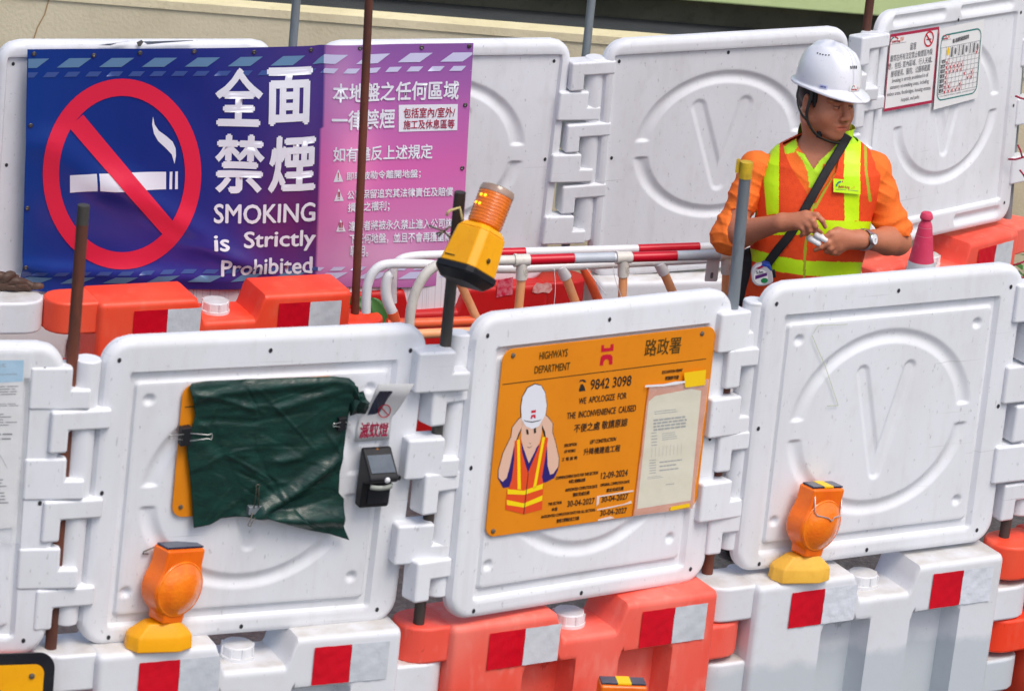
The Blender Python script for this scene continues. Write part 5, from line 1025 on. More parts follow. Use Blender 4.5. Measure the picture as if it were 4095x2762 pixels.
# ------------------------------------------------------------------ the worker
def surface_nets(D, xs, ys, zs):
    """mesh of the zero level of D on a rectilinear grid"""
    S = D < 0; c = S[:-1, :-1, :-1].astype(np.int8)
    acc = np.zeros(c.shape, np.int8)
    for i in (0, 1):
        for j in (0, 1):
            for k in (0, 1): acc += S[i:i+c.shape[0], j:j+c.shape[1], k:k+c.shape[2]]
    act = (acc > 0) & (acc < 8); idx = np.argwhere(act); vid = -np.ones(c.shape, np.int64); vid[act] = np.arange(len(idx))
    P = np.zeros((len(idx), 3)); n = np.zeros(len(idx)); co = (xs, ys, zs); I = idx.T
    for ax in range(3):
        o1, o2 = [a for a in range(3) if a != ax]
        for p in (0, 1):
            for q in (0, 1):
                b = [I[0].copy(), I[1].copy(), I[2].copy()]; b[o1] += p; b[o2] += q; e = [x.copy() for x in b]; e[ax] += 1
                d0, d1 = D[tuple(b)], D[tuple(e)]; m = (d0 < 0) != (d1 < 0); t = np.where(m, d0/np.where(m, d0-d1, 1), 0)
                pt = np.stack([co[a][b[a]] for a in range(3)], 1).astype(float); pt[:, ax] += t*(co[ax][e[ax]]-co[ax][b[ax]]); P[m] += pt[m]; n[m] += 1
    P /= n[:, None]; F_ = []
    for ax in range(3):
        o1, o2 = [(1, 2), (2, 0), (0, 1)][ax]; sl = [slice(None)]*3; a = [slice(1, -1)]*3; a[ax] = slice(0, -1); b = [slice(1, -1)]*3; b[ax] = slice(1, None)
        A_, B_ = S[tuple(a)], S[tuple(b)]; cr = np.argwhere(A_ != B_); 
        if not len(cr): continue
        inside = A_[tuple(cr.T)]; base = cr.copy(); base[:, o1] += 1; base[:, o2] += 1
        def cell(d1_, d2_): q = base.copy(); q[:, o1] += d1_; q[:, o2] += d2_; return vid[tuple(q.T)]
        Q = np.stack([cell(-1, -1), cell(0, -1), cell(0, 0), cell(-1, 0)], 1); Q[~inside] = Q[~inside][:, ::-1]; F_.append(Q)
    return P, np.concatenate(F_)
class SDF:
    def __init__(s, lo, hi, step, zsplit=None, coarse=.012):
        s.xs = np.arange(lo[0], hi[0], step); s.ys = np.arange(lo[1], hi[1], step); s.zs = np.arange(lo[2], hi[2], step)
        if zsplit is not None: s.zs = np.concatenate([np.arange(lo[2], zsplit, coarse), np.arange(zsplit, hi[2], step)])
        s.D = np.full((len(s.xs), len(s.ys), len(s.zs)), .2, np.float32)
    def sub(s, lo, hi, pad):
        r = []
        for a, c in enumerate((s.xs, s.ys, s.zs)):
            i, j = np.searchsorted(c, lo[a]-pad), np.searchsorted(c, hi[a]+pad); r.append(slice(max(0, i-1), min(len(c), j+1)))
        return tuple(r), (s.xs[r[0]][:, None, None], s.ys[r[1]][None, :, None], s.zs[r[2]][None, None, :])
    def put(s, fn, lo, hi, k=.015, op='add', pad=.05):
        sl, g = s.sub(lo, hi, pad); d = fn(*g).astype(np.float32); a = s.D[sl]
        if op == 'add':
            h = np.clip(.5+.5*(a-d)/k, 0, 1); s.D[sl] = a*(1-h)+d*h-k*h*(1-h)
        else:
            h = np.clip(.5-.5*(a+d)/k, 0, 1); s.D[sl] = a*(1-h)-d*h+k*h*(1-h)
    def cone(s, a, b, ra, rb, k=.015, op='add', fl=None):
        a, b = np.array(a, float), np.array(b, float); ab = b-a; L2 = ab@ab+1e-12; R_ = max(ra, rb)
        def fn(x, y, z):
            t = np.clip(((x-a[0])*ab[0]+(y-a[1])*ab[1]+(z-a[2])*ab[2])/L2, 0, 1)
            dx, dy, dz = x-a[0]-t*ab[0], y-a[1]-t*ab[1], z-a[2]-t*ab[2]
            r = ra+(rb-ra)*t
            if fl is not None: r = r+fl(t, np.sqrt(L2))
            return np.sqrt(dx*dx+dy*dy+dz*dz)-r
        s.put(fn, np.minimum(a, b)-R_, np.maximum(a, b)+R_, k, op)
    def ell(s, c, R, r, k=.015, op='add'):
        """ellipsoid: centre, 3x3 rows of axes, radii"""
        c = np.array(c); R = np.array(R); m = max(r); mn = min(r)
        def fn(x, y, z):
            q = [((x-c[0])*R[i][0]+(y-c[1])*R[i][1]+(z-c[2])*R[i][2])/r[i] for i in range(3)]; l = np.sqrt(q[0]**2+q[1]**2+q[2]**2)
            g = np.sqrt((q[0]/r[0])**2+(q[1]/r[1])**2+(q[2]/r[2])**2)+1e-6
            return l*(l-1)/g
        s.put(fn, c-m, c+m, k, op)
    def mesh(s): return surface_nets(s.D, s.xs, s.ys, s.zs)
YM = 13.45
def mp(x, y, dy=0.): return aty(x, y, YM+dy)
# torso: centre x, half width, half depth, centre depth by height
zk = np.array([.55, .80, .92, 1.02, 1.12, 1.22, 1.31, 1.37, 1.41, 1.445, 1.47])
cx0 = mp(3243, 900)[0]
TAx = np.array([.155, .182, .180, .176, .178, .186, .192, .190, .164, .110, .072]); TAy = np.array([.105, .118, .122, .124, .124, .122, .112, .098, .082, .066, .060])
TCy = np.array([.03, .02, .01, .005, .01, .02, .03, .035, .04, .045, .045]); TCx = cx0+np.array([.0, .0, .0, 0, .002, .006, .014, .02, .026, .03, .032])
zs0 = mp(3290, 600)[2]; dzt = zs0-1.43
def torso(x, y, z, off=0., zlo=-9, zhi=9):
    zz = z-dzt; a = np.interp(zz, zk, TAx)+off; b = np.interp(zz, zk, TAy)+off; cx = np.interp(zz, zk, TCx); cy = YM+np.interp(zz, zk, TCy)
    u, v = np.abs(x-cx)/a, np.abs(y-cy)/b; l = (u**2.35+v**2.35)**(1/2.35); d = (l-1)*np.minimum(a, b)
    return np.maximum(d, np.maximum(zlo-z, z-zhi))
shR, elR, wrR = mp(3022, 668, .03), mp(2915, 945, -.03), mp(3112, 893, -.20)
shL, elL, wrL = mp(3494, 672, .04), mp(3588, 965, .02), mp(3448, 958, -.165)
hs = .985; phi = math.radians(40); pit = math.radians(-1)
hf = np.array([math.sin(phi)*math.cos(pit), -math.cos(phi)*math.cos(pit), -math.sin(pit)]); hsd = np.array([math.cos(phi), math.sin(phi), 0]); hu = np.cross(hsd, -hf); hu = np.cross(hf, -hsd) if hu[2] < 0 else hu
rl = math.radians(-3); hsd, hu = hsd*math.cos(rl)+hu*math.sin(rl), -hsd*math.sin(rl)+hu*math.cos(rl)
h0 = mp(3303, 400, .03)
def hp(a, b, c): return h0+hs*(hsd*a+hf*b+hu*c)
HR = [hsd, hf, hu]
lo = np.array([cx0-.42, YM-.36, -.01]); hi = np.array([cx0+.42, YM+.26, hp(0, 0, .16)[2]])
B = SDF(lo, hi, .0036, .86)
B.put(lambda x, y, z: torso(x, y, z, -.012, .5, 2), (cx0-.25, YM-.2, .5), (cx0+.3, YM+.25, 1.6), .01)
B.cone(mp(3300, 640, .05), hp(0, -.03, -.06), .066, .060, .03)
# head
E3 = lambda c, r, k=.015, op='add': B.ell(hp(*c), HR, [q*hs for q in r], k, op)
E3((0, -.012, .045), (.077, .097, .088), .02); E3((0, .022, -.03), (.068, .074, .082), .02)
for sg in (-1, 1):
    B.cone(hp(sg*.057, .004, -.060), hp(sg*.014, .070, -.100), .023*hs, .021*hs, .03); E3((sg*.042, .056, -.040), (.029, .031, .034), .025)
    B.cone(hp(sg*.012, .096, .022), hp(sg*.052, .074, .020), .011*hs, .009*hs, .012)
    B.ell(hp(sg*.080, -.012, -.012), [hsd*math.cos(.4*sg)+hf*math.sin(.4*sg)*-1, hf*math.cos(.4)+hsd*math.sin(.4)*sg, hu], [.010*hs, .021*hs, .034*hs], .008)
    B.ell(hp(sg*.088, -.006, -.008), HR, [.007*hs, .010*hs, .017*hs], .006, 'cut')
    E3((sg*.031, .104, .0), (.017, .013, .010), .008, 'cut'); E3((sg*.031, .0855, -.001), (.0135, .0125, .0115), .003)
    E3((sg*.014, .106, -.040), (.009, .010, .008), .006)
B.cone(hp(0, .094, .008), hp(0, .117, -.034), .0085*hs, .0125*hs, .012); E3((0, .080, -.066), (.030, .022, .026), .02)
B.cone(hp(-.020, .094, -.0665), hp(.020, .094, -.0655), .0065*hs, .0065*hs, .006); B.cone(hp(-.016, .092, -.0785), hp(.017, .092, -.0775), .0085*hs, .0085*hs, .006)
B.cone(hp(-.026, .103, -.0722), hp(.028, .103, -.0702), .0032*hs, .0032*hs, .003, 'cut')
# arms and hands
for sh, el, wr in ((shR, elR, wrR), (shL, elL, wrL)):
    B.cone(sh, el, .050, .043, .03); m_ = el+(wr-el)*.28; B.cone(el, m_, .043, .046, .03); B.cone(m_, wr, .046, .029, .02)
def chain(pts, r0, r1, k=.006):
    p = [mp(*q) for q in pts]; n = len(p)-1
    for i in range(n): B.cone(p[i], p[i+1], r0+(r1-r0)*i/n, r0+(r1-r0)*(i+1)/n, k if i else .012)
def palm(a, b, c, d, r):
    for p, q in ((a, b), (a, c), (a, d)): B.cone(mp(*p), mp(*q), r, r*.72, .02)
palm((3135, 888, -.205), (3222, 862, -.225), (3215, 880, -.232), (3192, 898, -.232), .0235)
chain([(3222, 858, -.226), (3266, 860, -.245), (3288, 882, -.25), (3300, 908, -.247)], .0112, .0074)
chain([(3216, 874, -.234), (3250, 884, -.262), (3262, 905, -.262), (3254, 926, -.252)], .0115, .0078)
chain([(3206, 886, -.238), (3232, 901, -.262), (3238, 922, -.260), (3226, 936, -.248)], .0108, .0074)
chain([(3190, 897, -.236), (3210, 915, -.255), (3212, 932, -.252), (3202, 944, -.242)], .0096, .0066)
chain([(3168, 884, -.200), (3228, 900, -.212), (3258, 915, -.222), (3282, 930, -.226)], .0125, .0082)
palm((3428, 958, -.168), (3350, 930, -.205), (3340, 955, -.215), (3352, 985, -.208), .0255)
chain([(3352, 926, -.200), (3322, 934, -.222), (3303, 946, -.228)], .0130, .0086)
chain([(3340, 950, -.214), (3312, 972, -.232), (3284, 988, -.232), (3260, 1000, -.226)], .0118, .0076)
chain([(3346, 972, -.214), (3320, 994, -.230), (3306, 1004, -.222), (3298, 996, -.206)], .0112, .0078)
chain([(3356, 988, -.208), (3334, 1008, -.218), (3322, 1014, -.206)], .0108, .0080)
chain([(3368, 996, -.200), (3350, 1012, -.206), (3340, 1016, -.194)], .0100, .0074)
# legs and shoes
for sg in (-1, 1):
    B.cone((cx0+sg*.09, YM+.03, .80), (cx0+sg*.10, YM+.01, .46), .086, .058, .03); B.cone((cx0+sg*.10, YM+.01, .46), (cx0+sg*.105, YM+.04, .06), .058, .042, .02); B.cone((cx0+sg*.105, YM+.05, .05), (cx0+sg*.115, YM-.12, .04), .040, .036, .02)
P_, Q_ = B.mesh(); 
per_ = thing('person', 'worker in white helmet, orange shirt and lime-striped orange vest, looking right with hands together', 'person', Matrix.Translation((cx0, YM, 0)))
base = np.array([cx0, YM, 0])
def sdf_obj(name, P, Q, mats, mi=None, drop=None, par=per_, off=base, smooth_it=1):
    if drop is not None: Q = Q[~drop]; mi = mi[~drop] if mi is not None else None
    if smooth_it:
        for _ in range(smooth_it):
            E_ = np.concatenate([Q[:, [0, 1]], Q[:, [1, 2]], Q[:, [2, 3]], Q[:, [3, 0]]]); s_ = np.zeros_like(P); c_ = np.zeros(len(P))
            for a, b in ((0, 1), (1, 0)): np.add.at(s_, E_[:, a], P[E_[:, b]]); np.add.at(c_, E_[:, a], 1)
            P = np.where(c_[:, None] > 0, .5*P+.5*s_/np.maximum(c_, 1)[:, None], P)
    used = np.unique(Q); re = -np.ones(len(P), np.int64); re[used] = np.arange(len(used)); P = P[used]-off; Q = re[Q]
    me = bpy.data.meshes.new(name); me.vertices.add(len(P)); me.vertices.foreach_set('co', P.astype(np.float32).ravel()); me.loops.add(Q.size); me.loops.foreach_set('vertex_index', Q.astype(np.int32).ravel())
    me.polygons.add(len(Q)); me.polygons.foreach_set('loop_start', np.arange(0, Q.size, 4, dtype=np.int32)); me.polygons.foreach_set('loop_total', np.full(len(Q), 4, np.int32))
    me.update(calc_edges=True); me.validate()
    for m_ in mats: me.materials.append(m_)
    if mi is not None and len(me.polygons) == len(mi): me.polygons.foreach_set('material_index', mi.astype(np.int32))
    me.polygons.foreach_set('use_smooth', [True]*len(me.polygons))
    o = bpy.data.objects.new(name, me); C.objects.link(o); o.parent = par; return o
skin = mat('skin', srgb(194, 124, 92), .5, srgb(168, 98, 72), 14, .35, 0, .0008, 120, sss=.12)
body = sdf_obj('body', P_, Q_, [skin])
# tint of lips, brows, eyes and beard shadow as a colour attribute
ca = body.data.color_attributes.new('tint', 'FLOAT_COLOR', 'POINT'); W3 = np.array([v.co for v in body.data.vertices])+base
lc = np.stack([(W3-h0)@q/hs for q in HR], 1); tint = np.ones((len(W3), 4), np.float32)
def spot(cx_, cz_, rx, rz, c, fmin=.07):
    k = np.exp(-(((lc[:, 0]-cx_)/rx)**2+((lc[:, 2]-cz_)/rz)**2)**2)*(lc[:, 1] > fmin); tint[:, :3] = tint[:, :3]*(1-k[:, None])+np.array(c)*k[:, None]
for sg in (-1, 1):
    spot(sg*.033, .0225, .021, .0055, (.12, .12, .13), .06); spot(sg*.031, -.002, .0125, .0035, (1.15, 1.35, 1.45), .08); spot(sg*.031+.004, -.001, .0058, .0058, (.08, .08, .10), .08); spot(sg*.031, .0025, .0155, .0026, (.15, .15, .15), .08)
spot(0, -.073, .026, .011, (.95, .62, .62), .085); spot(.001, -.0713, .026, .0020, (.3, .2, .2), .08); spot(0, -.054, .03, .007, (.75, .74, .76), .08); spot(0, -.105, .035, .02, (.84, .83, .84), .05)
for sg in (-1, 1): spot(sg*.009, -.0445, .0042, .003, (.3, .22, .2), .09)
ca.data.foreach_set('color', tint.ravel()); t_ = skin.node_tree; b_ = t_.nodes['Principled BSDF']; vc = nd(t_, 'ShaderNodeVertexColor'); vc.layer_name = 'tint'; mx = nd(t_, 'ShaderNodeMix', data_type='RGBA', blend_type='MULTIPLY'); mx.inputs[0].default_value = 1
t_.links.new(b_.inputs['Base Color'].links[0].from_socket, mx.inputs[6]); t_.links.new(vc.outputs[0], mx.inputs[7]); t_.links.new(mx.outputs[2], b_.inputs['Base Color'])
def inpoly(pts, px):
    x, y = px[:, 0], px[:, 1]; r = np.zeros(len(px), bool); n = len(pts)
    for i in range(n):
        (x0, y0), (x1, y1) = pts[i], pts[(i+1) % n]; c = ((y0 > y) != (y1 > y)) & (x < (x1-x0)*(y-y0)/((y1-y0) if y1 != y0 else 1e-9)+x0); r ^= c
    return r
def prj(P):
    z = P[:, 2]-CAMZ; d = P[:, 1]*math.cos(PITCH)-z*math.sin(PITCH); u = P[:, 1]*math.sin(PITCH)+z*math.cos(PITCH); a, b = FPX*P[:, 0]/d, -FPX*u/d
    return np.stack([2047.5+a*math.cos(ROLL)-b*math.sin(ROLL), 1381+a*math.sin(ROLL)+b*math.cos(ROLL)], 1)
def facing(P, Q): n = np.cross(P[Q[:, 2]]-P[Q[:, 0]], P[Q[:, 3]]-P[Q[:, 1]]); return n[:, 1] < 0
# shirt
orange = mat('orange_shirt_cloth', srgb(250, 122, 40), .8, srgb(236, 100, 26), 9, .5, 0, .0012, 240); lime = mat('lime_cloth', srgb(190, 236, 40), .7, srgb(168, 216, 30), 10, .4, 0, .0008, 240)
S_ = SDF(np.array([cx0-.42, YM-.24, .72]), np.array([cx0+.42, YM+.26, 1.62+dzt]), .004)
S_.put(lambda x, y, z: torso(x, y, z, .004, .74, 2), (cx0-.25, YM-.2, .7), (cx0+.3, YM+.25, 1.65), .01)
nk0, nk1 = mp(3296, 625, .05), hp(0, -.03, -.075)
S_.cone(nk0, nk0+(nk1-nk0)*.62, .078, .076, .02)
rip = lambda t, L: .0045*np.sin(t*34)*sm(.62, .9, t)+.003*np.sin(t*17+1)+.010*sm(.72, .92, t)
S_.cone(shR, elR, .056, .052, .022, fl=rip); f0 = elR+(wrR-elR)*.13; S_.cone(elR, f0, .060, .056, .02)
c1 = shL+(elL-shL)*.86; S_.cone(shL, c1, .057, .055, .022, fl=rip)
def cutplane(p, n):
    n = n/np.linalg.norm(n); sl, g = S_.sub(np.array(p)-.09, np.array(p)+.09, .0); d = (g[0]-p[0])*n[0]+(g[1]-p[1])*n[1]+(g[2]-p[2])*n[2]
    r = np.sqrt((g[0]-p[0])**2+(g[1]-p[1])**2+(g[2]-p[2])**2); S_.D[sl] = np.where(r < .085, np.maximum(S_.D[sl], d), S_.D[sl])
cutplane(f0+(wrR-elR)/np.linalg.norm(wrR-elR)*.018, wrR-elR); cutplane(c1+(elL-shL)/np.linalg.norm(elL-shL)*.020, elL-shL)
gx_, gy_, gz_ = S_.xs[:, None, None], S_.ys[None, :, None], S_.zs[None, None, :]
rg_ = lambda q: (1-np.abs(np.sin(q)))**2
S_.D += (-.0042*rg_(34*gx_+62*gz_+1.5*np.sin(28*gy_)+1.2*np.sin(19*gz_))*(.5+.5*np.sin(17*gx_-23*gz_))-.0034*rg_(88*gz_-46*gx_+1.7*np.sin(37*gx_)+22*gy_)*sm(1.34, 1.16, gz_)-.0022*rg_(70*gx_-40*gz_+30*gy_)+.0022).astype(np.float32)
SP, SQ = S_.mesh(); ctr = SP[SQ].mean(1); px = prj(ctr); fr_ = facing(SP, SQ)
neck_open = [(3204, 470), (3186, 505), (3184, 548), (3194, 588), (3218, 618), (3254, 676), (3274, 646), (3318, 604), (3343, 578), (3366, 530), (3380, 480), (3300, 440)]
lime_polys = [[(3199, 462), (3172, 484), (3130, 525), (3122, 563), (3137, 618), (3176, 610), (3189, 588), (3181, 546), (3186, 505), (3210, 470)], [(3378, 515), (3345, 582), (3318, 606), (3272, 647), (3284, 657), (3338, 652), (3335, 628), (3356, 592), (3385, 550)],
    [(3182, 604), (3218, 616), (3256, 676), (3274, 646), (3290, 656), (3286, 752), (3236, 752), (3230, 690), (3214, 650)]]
mi = np.zeros(len(SQ), int)
for p in lime_polys: mi[inpoly(p, px) & fr_] = 1
top_ring = ctr[:, 2] > (nk0+(nk1-nk0)*.42)[2]; mi[top_ring & (np.hypot(ctr[:, 0]-nk0[0], ctr[:, 1]-nk0[1]) < .13)] = 1
dr = (inpoly(neck_open, px) & fr_) | (ctr[:, 2] > (nk0+(nk1-nk0)*.9)[2]) | ((np.abs(ctr[:, 2]-.74) < .006))
sdf_obj('shirt', SP, SQ, [orange, lime], mi, dr)
# collar flaps standing proud of the shirt
def trace(x, y, fn, off=0.):
    d = ray(x, y); d = d/np.linalg.norm(d); P = CAMP+d*((YM-.45)/d[1])
    for _ in range(60):
        s_ = float(fn(P[0], P[1], P[2]))-off
        if abs(s_) < .0004: break
        P = P+d*min(s_*.7, .03)
        if P[1] > YM+.3: break
    return P
def tsdf(off): return lambda x, y, z: torso(np.array(x), np.array(y), np.array(z), off)
# vest
vest_m = mat('orange_mesh_vest', srgb(240, 78, 22), .75, srgb(222, 60, 14), 60, .6, 0, .0015, 420); band = mat('lime_reflective_band', srgb(206, 250, 10), .45, srgb(180, 232, 8), 12, .5, 0, .001, 60); pipe_ = mat('olive_piping', srgb(168, 176, 40), .7)
V_ = SDF(np.array([cx0-.25, YM-.2, .80]), np.array([cx0+.27, YM+.24, 1.5+dzt]), .0026)
lim = lambda z: np.interp(z-dzt, [.84, 1.1, 1.25, 1.36, 1.46], [.24, .235, .200, .192, .178])
def vfn(x, y, z):
    fold = .0035*np.sin(x*38+z*9)*sm(1.25, .95, z)+.003*np.sin(z*31+x*14)
    return np.maximum(torso(x, y, z, .016+fold+.010*sm(1.08, .86, z), .83, 2), np.abs(x-np.interp(z-dzt, zk, TCx))-lim(z))
V_.put(vfn, (cx0-.3, YM-.2, .8), (cx0+.3, YM+.3, 1.6), .001)
VP, VQ = V_.mesh(); ctr = VP[VQ].mean(1); px = prj(ctr); fr_ = facing(VP, VQ); mi = np.zeros(len(VQ), int)
vee = [(3118, 470), (3130, 560), (3139, 612), (3170, 680), (3256, 815), (3344, 688), (3370, 560), (3384, 470)]
bands = [[(3052, 480), (3120, 480), (3116, 640), (3114, 854), (3066, 860), (3052, 700)], [(3384, 480), (3444, 480), (3440, 680), (3434, 884), (3378, 884), (3374, 700)], [(2960, 878), (3280, 880), (3520, 888), (3520, 918), (3280, 938), (3090, 940), (2960, 948)],
    [(2960, 985), (3008, 995), (3109, 1024), (3217, 1043), (3520, 1051), (3520, 1095), (3360, 1107), (3214, 1101), (3109, 1086), (3020, 1047), (2960, 1030)]]
pipes = [[(3028, 500), (3040, 500), (3036, 680), (3030, 860), (3018, 860), (3024, 680)], [(3452, 500), (3464, 500), (3468, 680), (3486, 806), (3474, 806), (3458, 680)], [(3139, 612), (3147, 606), (3262, 808), (3236, 900), (3224, 1010), (3220, 1130), (3210, 1130), (3214, 1010), (3226, 900), (3250, 812)], [(3344, 688), (3336, 684), (3255, 830), (3262, 838)]]
nb = ~fr_
for p in bands: mi[inpoly(p, px)] = 1
for p in pipes: mi[inpoly(p, px) & fr_] = 2
bx0 = (ctr[:, 2] < .845); mi[bx0] = 2
dr = (inpoly(vee, px) & (ctr[:, 1] < YM+.045)) | (ctr[:, 2] > 1.465+dzt) | ((np.abs(ctr[:, 2]-.83) < .004))
sdf_obj('vest', VP, VQ, [vest_m, band, pipe_], mi, dr)
def ribbon(name, pts, wd, off, m, par, fn=None, base_=base):
    P = []; q = smooth([np.array(p, float) for p in pts], 8)
    for i, p in enumerate(q):
        d = q[min(i+1, len(q)-1)]-q[max(i-1, 0)]; d /= np.linalg.norm(d); n = np.array([-d[1], d[0]]); P.append([trace(*(p+n*wd*k), fn or tsdf(.016), off)-base_ for k in (-.5, -.25, 0, .25, .5)])
    return MB().grid(P).build(name, m, par, auto=0, solid=.0025)
# badge on the vest
bq = [(3333, 714), (3441, 724), (3441, 778), (3333, 768)]
G4 = []
for i in range(9):
    a = np.array(bq[0])+(np.array(bq[1])-bq[0])*i/8; b = np.array(bq[3])+(np.array(bq[2])-bq[3])*i/8; G4.append([trace(*(b+(a-b)*j/4), tsdf(.016), .010)-base for j in range(5)])
MB().grid(G4).build('badge', band, per_, auto=0)
o_ = trace(3333, 768, tsdf(.016), .013); e_ = trace(3441, 778, tsdf(.016), .013); X = (e_-o_)/np.linalg.norm(e_-o_); Z = trace(3333, 714, tsdf(.016), .013)-o_; Z -= X*(Z@X); Z /= np.linalg.norm(Z); fbd = Frame(o_, X, np.cross(Z, X), Z)
idp = lambda x, y: (x, y)
bt = bpy.data.objects.new('badge_logo', None); C.objects.link(bt); bt.parent = per_; bt.matrix_world = fbd.mat(); bt.matrix_parent_inverse = Matrix(); bt.matrix_basis = Matrix.Translation(-Vector(base)) @ fbd.mat()
logo(bt, fbd, (3342, 760), (3432, 768), 40, idp, -.0004)
# trousers, boots
dark = mat('dark_trousers', (.03, .035, .05), .85, (.06, .06, .07), 12, .5); L_ = SDF(np.array([cx0-.26, YM-.2, .05]), np.array([cx0+.26, YM+.24, .86]), .008)
L_.put(lambda x, y, z: torso(x, y, z, .002, .60, .84), (cx0-.25, YM-.2, .5), (cx0+.25, YM+.25, .86), .01)
for sg in (-1, 1): L_.cone((cx0+sg*.09, YM+.03, .78), (cx0+sg*.10, YM+.01, .46), .098, .074, .03); L_.cone((cx0+sg*.10, YM+.01, .46), (cx0+sg*.105, YM+.04, .10), .074, .062, .02)
sdf_obj('trousers', *L_.mesh(), [dark])
for sg in (-1, 1):
    b2 = SDF(np.array([cx0+sg*.11-.08, YM-.2, -.005]), np.array([cx0+sg*.11+.08, YM+.14, .16]), .006); b2.cone((cx0+sg*.105, YM+.05, .055), (cx0+sg*.115, YM-.12, .045), .052, .046, .02); b2.cone((cx0+sg*.105, YM+.045, .06), (cx0+sg*.105, YM+.045, .13), .052, .052, .02); sdf_obj('boot', *b2.mesh(), [M['black']])
# hair below the helmet
H_ = SDF(hp(0, 0, 0)-.17, hp(0, 0, 0)+.19, .004)
E4 = lambda c, r, k=.01, op='add': H_.ell(hp(*c), HR, [q*hs for q in r], k, op)
E4((0, -.020, .040), (.082, .098, .092)); H_.cone(hp(0, -.085, -.01), hp(0, -.070, -.055), .045*hs, .03*hs, .02)
for sg in (-1, 1): H_.cone(hp(sg*.073, .018, .03), hp(sg*.073, .022, -.014), .012*hs, .005*hs, .008)
sl, g_ = H_.sub(hp(0, 0, 0)-.16, hp(0, 0, 0)+.18, 0); lf = (g_[0]-h0[0])*hf[0]+(g_[1]-h0[1])*hf[1]+(g_[2]-h0[2])*hf[2]; lu = (g_[0]-h0[0])*hu[0]+(g_[1]-h0[1])*hu[1]+(g_[2]-h0[2])*hu[2]
H_.D[sl] = np.maximum(H_.D[sl], np.minimum(lf-.028*hs, .062*hs-lu))
sdf_obj('hair', *H_.mesh(), [mat('black_hair', (.012, .011, .012), .55)])
# helmet: shell with brim, ridges and vents
hel = []; NT = 72; prof = [(1.0, -.004, 1.), (1.0, .003, 1.), (.995, .006, .55), (1.0, .012, .0), (.995, .03, 0), (.975, .060, 0), (.925, .092, 0), (.83, .122, 0), (.69, .146, 0), (.50, .163, 0), (.27, .173, 0), (.0, .176, 0)]
hc = np.array([0, -.004, .050]); tl = math.radians(0)
Hf = hf*math.cos(tl)-hu*math.sin(tl); Hu = hu*math.cos(tl)+hf*math.sin(tl); horig = hp(*hc)
def helm(th_, r, h, e, dr=0.):
    h = h*.79; s_, f_ = math.sin(th_), math.cos(th_); ax, af = .0995, (.122 if f_ > 0 else .119); ext = e*(.011+.045*max(0, f_)**2.2+.008*max(0, -f_)); x = s_*(ax*r+ext*.6+dr); y = f_*(af*r+ext+dr)
    z = h-e*.012*max(0, f_)**1.5*1.0
    rg = math.exp(-(abs(x)/.022)**4)*sm(.05, .12, h)*.013; rg += .008*math.exp(-((abs(x)-.052)/.012)**2)*sm(.05, .12, h)
    k = sm(.0, .1, h)*(1 if f_ < .3 else 1); x *= 1+.0*k
    return horig+hsd*x+Hf*y+Hu*(z+float(rg))
rows = [[helm(2*PI*i/NT, *p) for p in prof] for i in range(NT+1)]
# finer loft between profile rows
fine = []
for r in rows: fine.append(smooth(r, 4))
hm = MB().grid([[p-base for p in r] for r in fine]); shell = mat('white_helmet_shell', (.80, .81, .86), .3, (.66, .66, .68), 6, .3, .3, .0003, 30, coat=.3)
ho = hm.build('helmet', shell, per_, auto=0, solid=.004)
def hpt(th_, h, off): 
    k = np.interp(h, [p[1] for p in prof], [p[0] for p in prof]); return helm(th_, float(k), h, 0, off)
def hframe(th_, h, off=.004):
    p = hpt(th_, h, off); a = hpt(th_+.03, h, off)-hpt(th_-.03, h, off); X = a/np.linalg.norm(a); u_ = hpt(th_, h+.008, off)-p; Z = u_-X*(u_@X); Z /= np.linalg.norm(Z); return Frame(p, X, np.cross(Z, X), Z)
mb = MB()
for sg, hh_, n in ((-1, .150, 5),):
    for i in range(n):
        fr = hframe(-1.0-.13*i+.0, .146, .0045); M4 = Matrix.Translation(-Vector(base)) @ fr.mat(); MB().lathe([(.003, 0), (.0025, .0012)], 8, 0, M4 @ Matrix.Rotation(PI/2, 4, 'X')).build('vent', M['hole'], per_, auto=0)
for i in range(4):
    fr = hframe(-.13+.09*i, .108, .0045); M4 = Matrix.Translation(-Vector(base)) @ fr.mat(); MB().box(-.0018, .0018, -.001, .001, -.005, .005, 0, M4).build('vent', M['hole'], per_, smooth=False)
# stickers on the helmet
def sticker(th0, th1, h0_, h1_, m): 
    G = [[hpt(th0+(th1-th0)*i/10, h0_+(h1_-h0_)*j/4, .0046)-base for j in range(5)] for i in range(11)]; return MB().grid(G).build('sticker', m, per_, auto=0)
sticker(-.16, .34, .012, .046, M['paper']); sticker(-1.10, -.86, .014, .030, mat('blue_sticker', srgb(200, 206, 236), .4))
def htext(s, th0, th1, h0_, h1_, m, bold=0., nm='sticker_lettering'):
    v, f = glyphs(s, bold); lo = v[:, :2].min(0); sp = v[:, :2].max(0)-lo; mb = MB().add([hpt(th0+(th1-th0)*a, h0_+(h1_-h0_)*b, .0052+.0002*l)-base for a, b, l in np.c_[(v[:, :2]-lo)/sp, v[:, 2]]], f); return mb.build(nm, m, per_, smooth=False)
htext('Build King', -.10, .14, .018, .028, M['ink_red'], .03); htext('RW', .16, .24, .020, .034, bpy.data.materials['orange_print']); htext('富榮公司', .255, .33, .021, .027, M['ink_soft'])
htext('SAFETY 安全', -1.07, -.90, .018, .026, mat('blue_print', srgb(40, 50, 150), .4), .02)
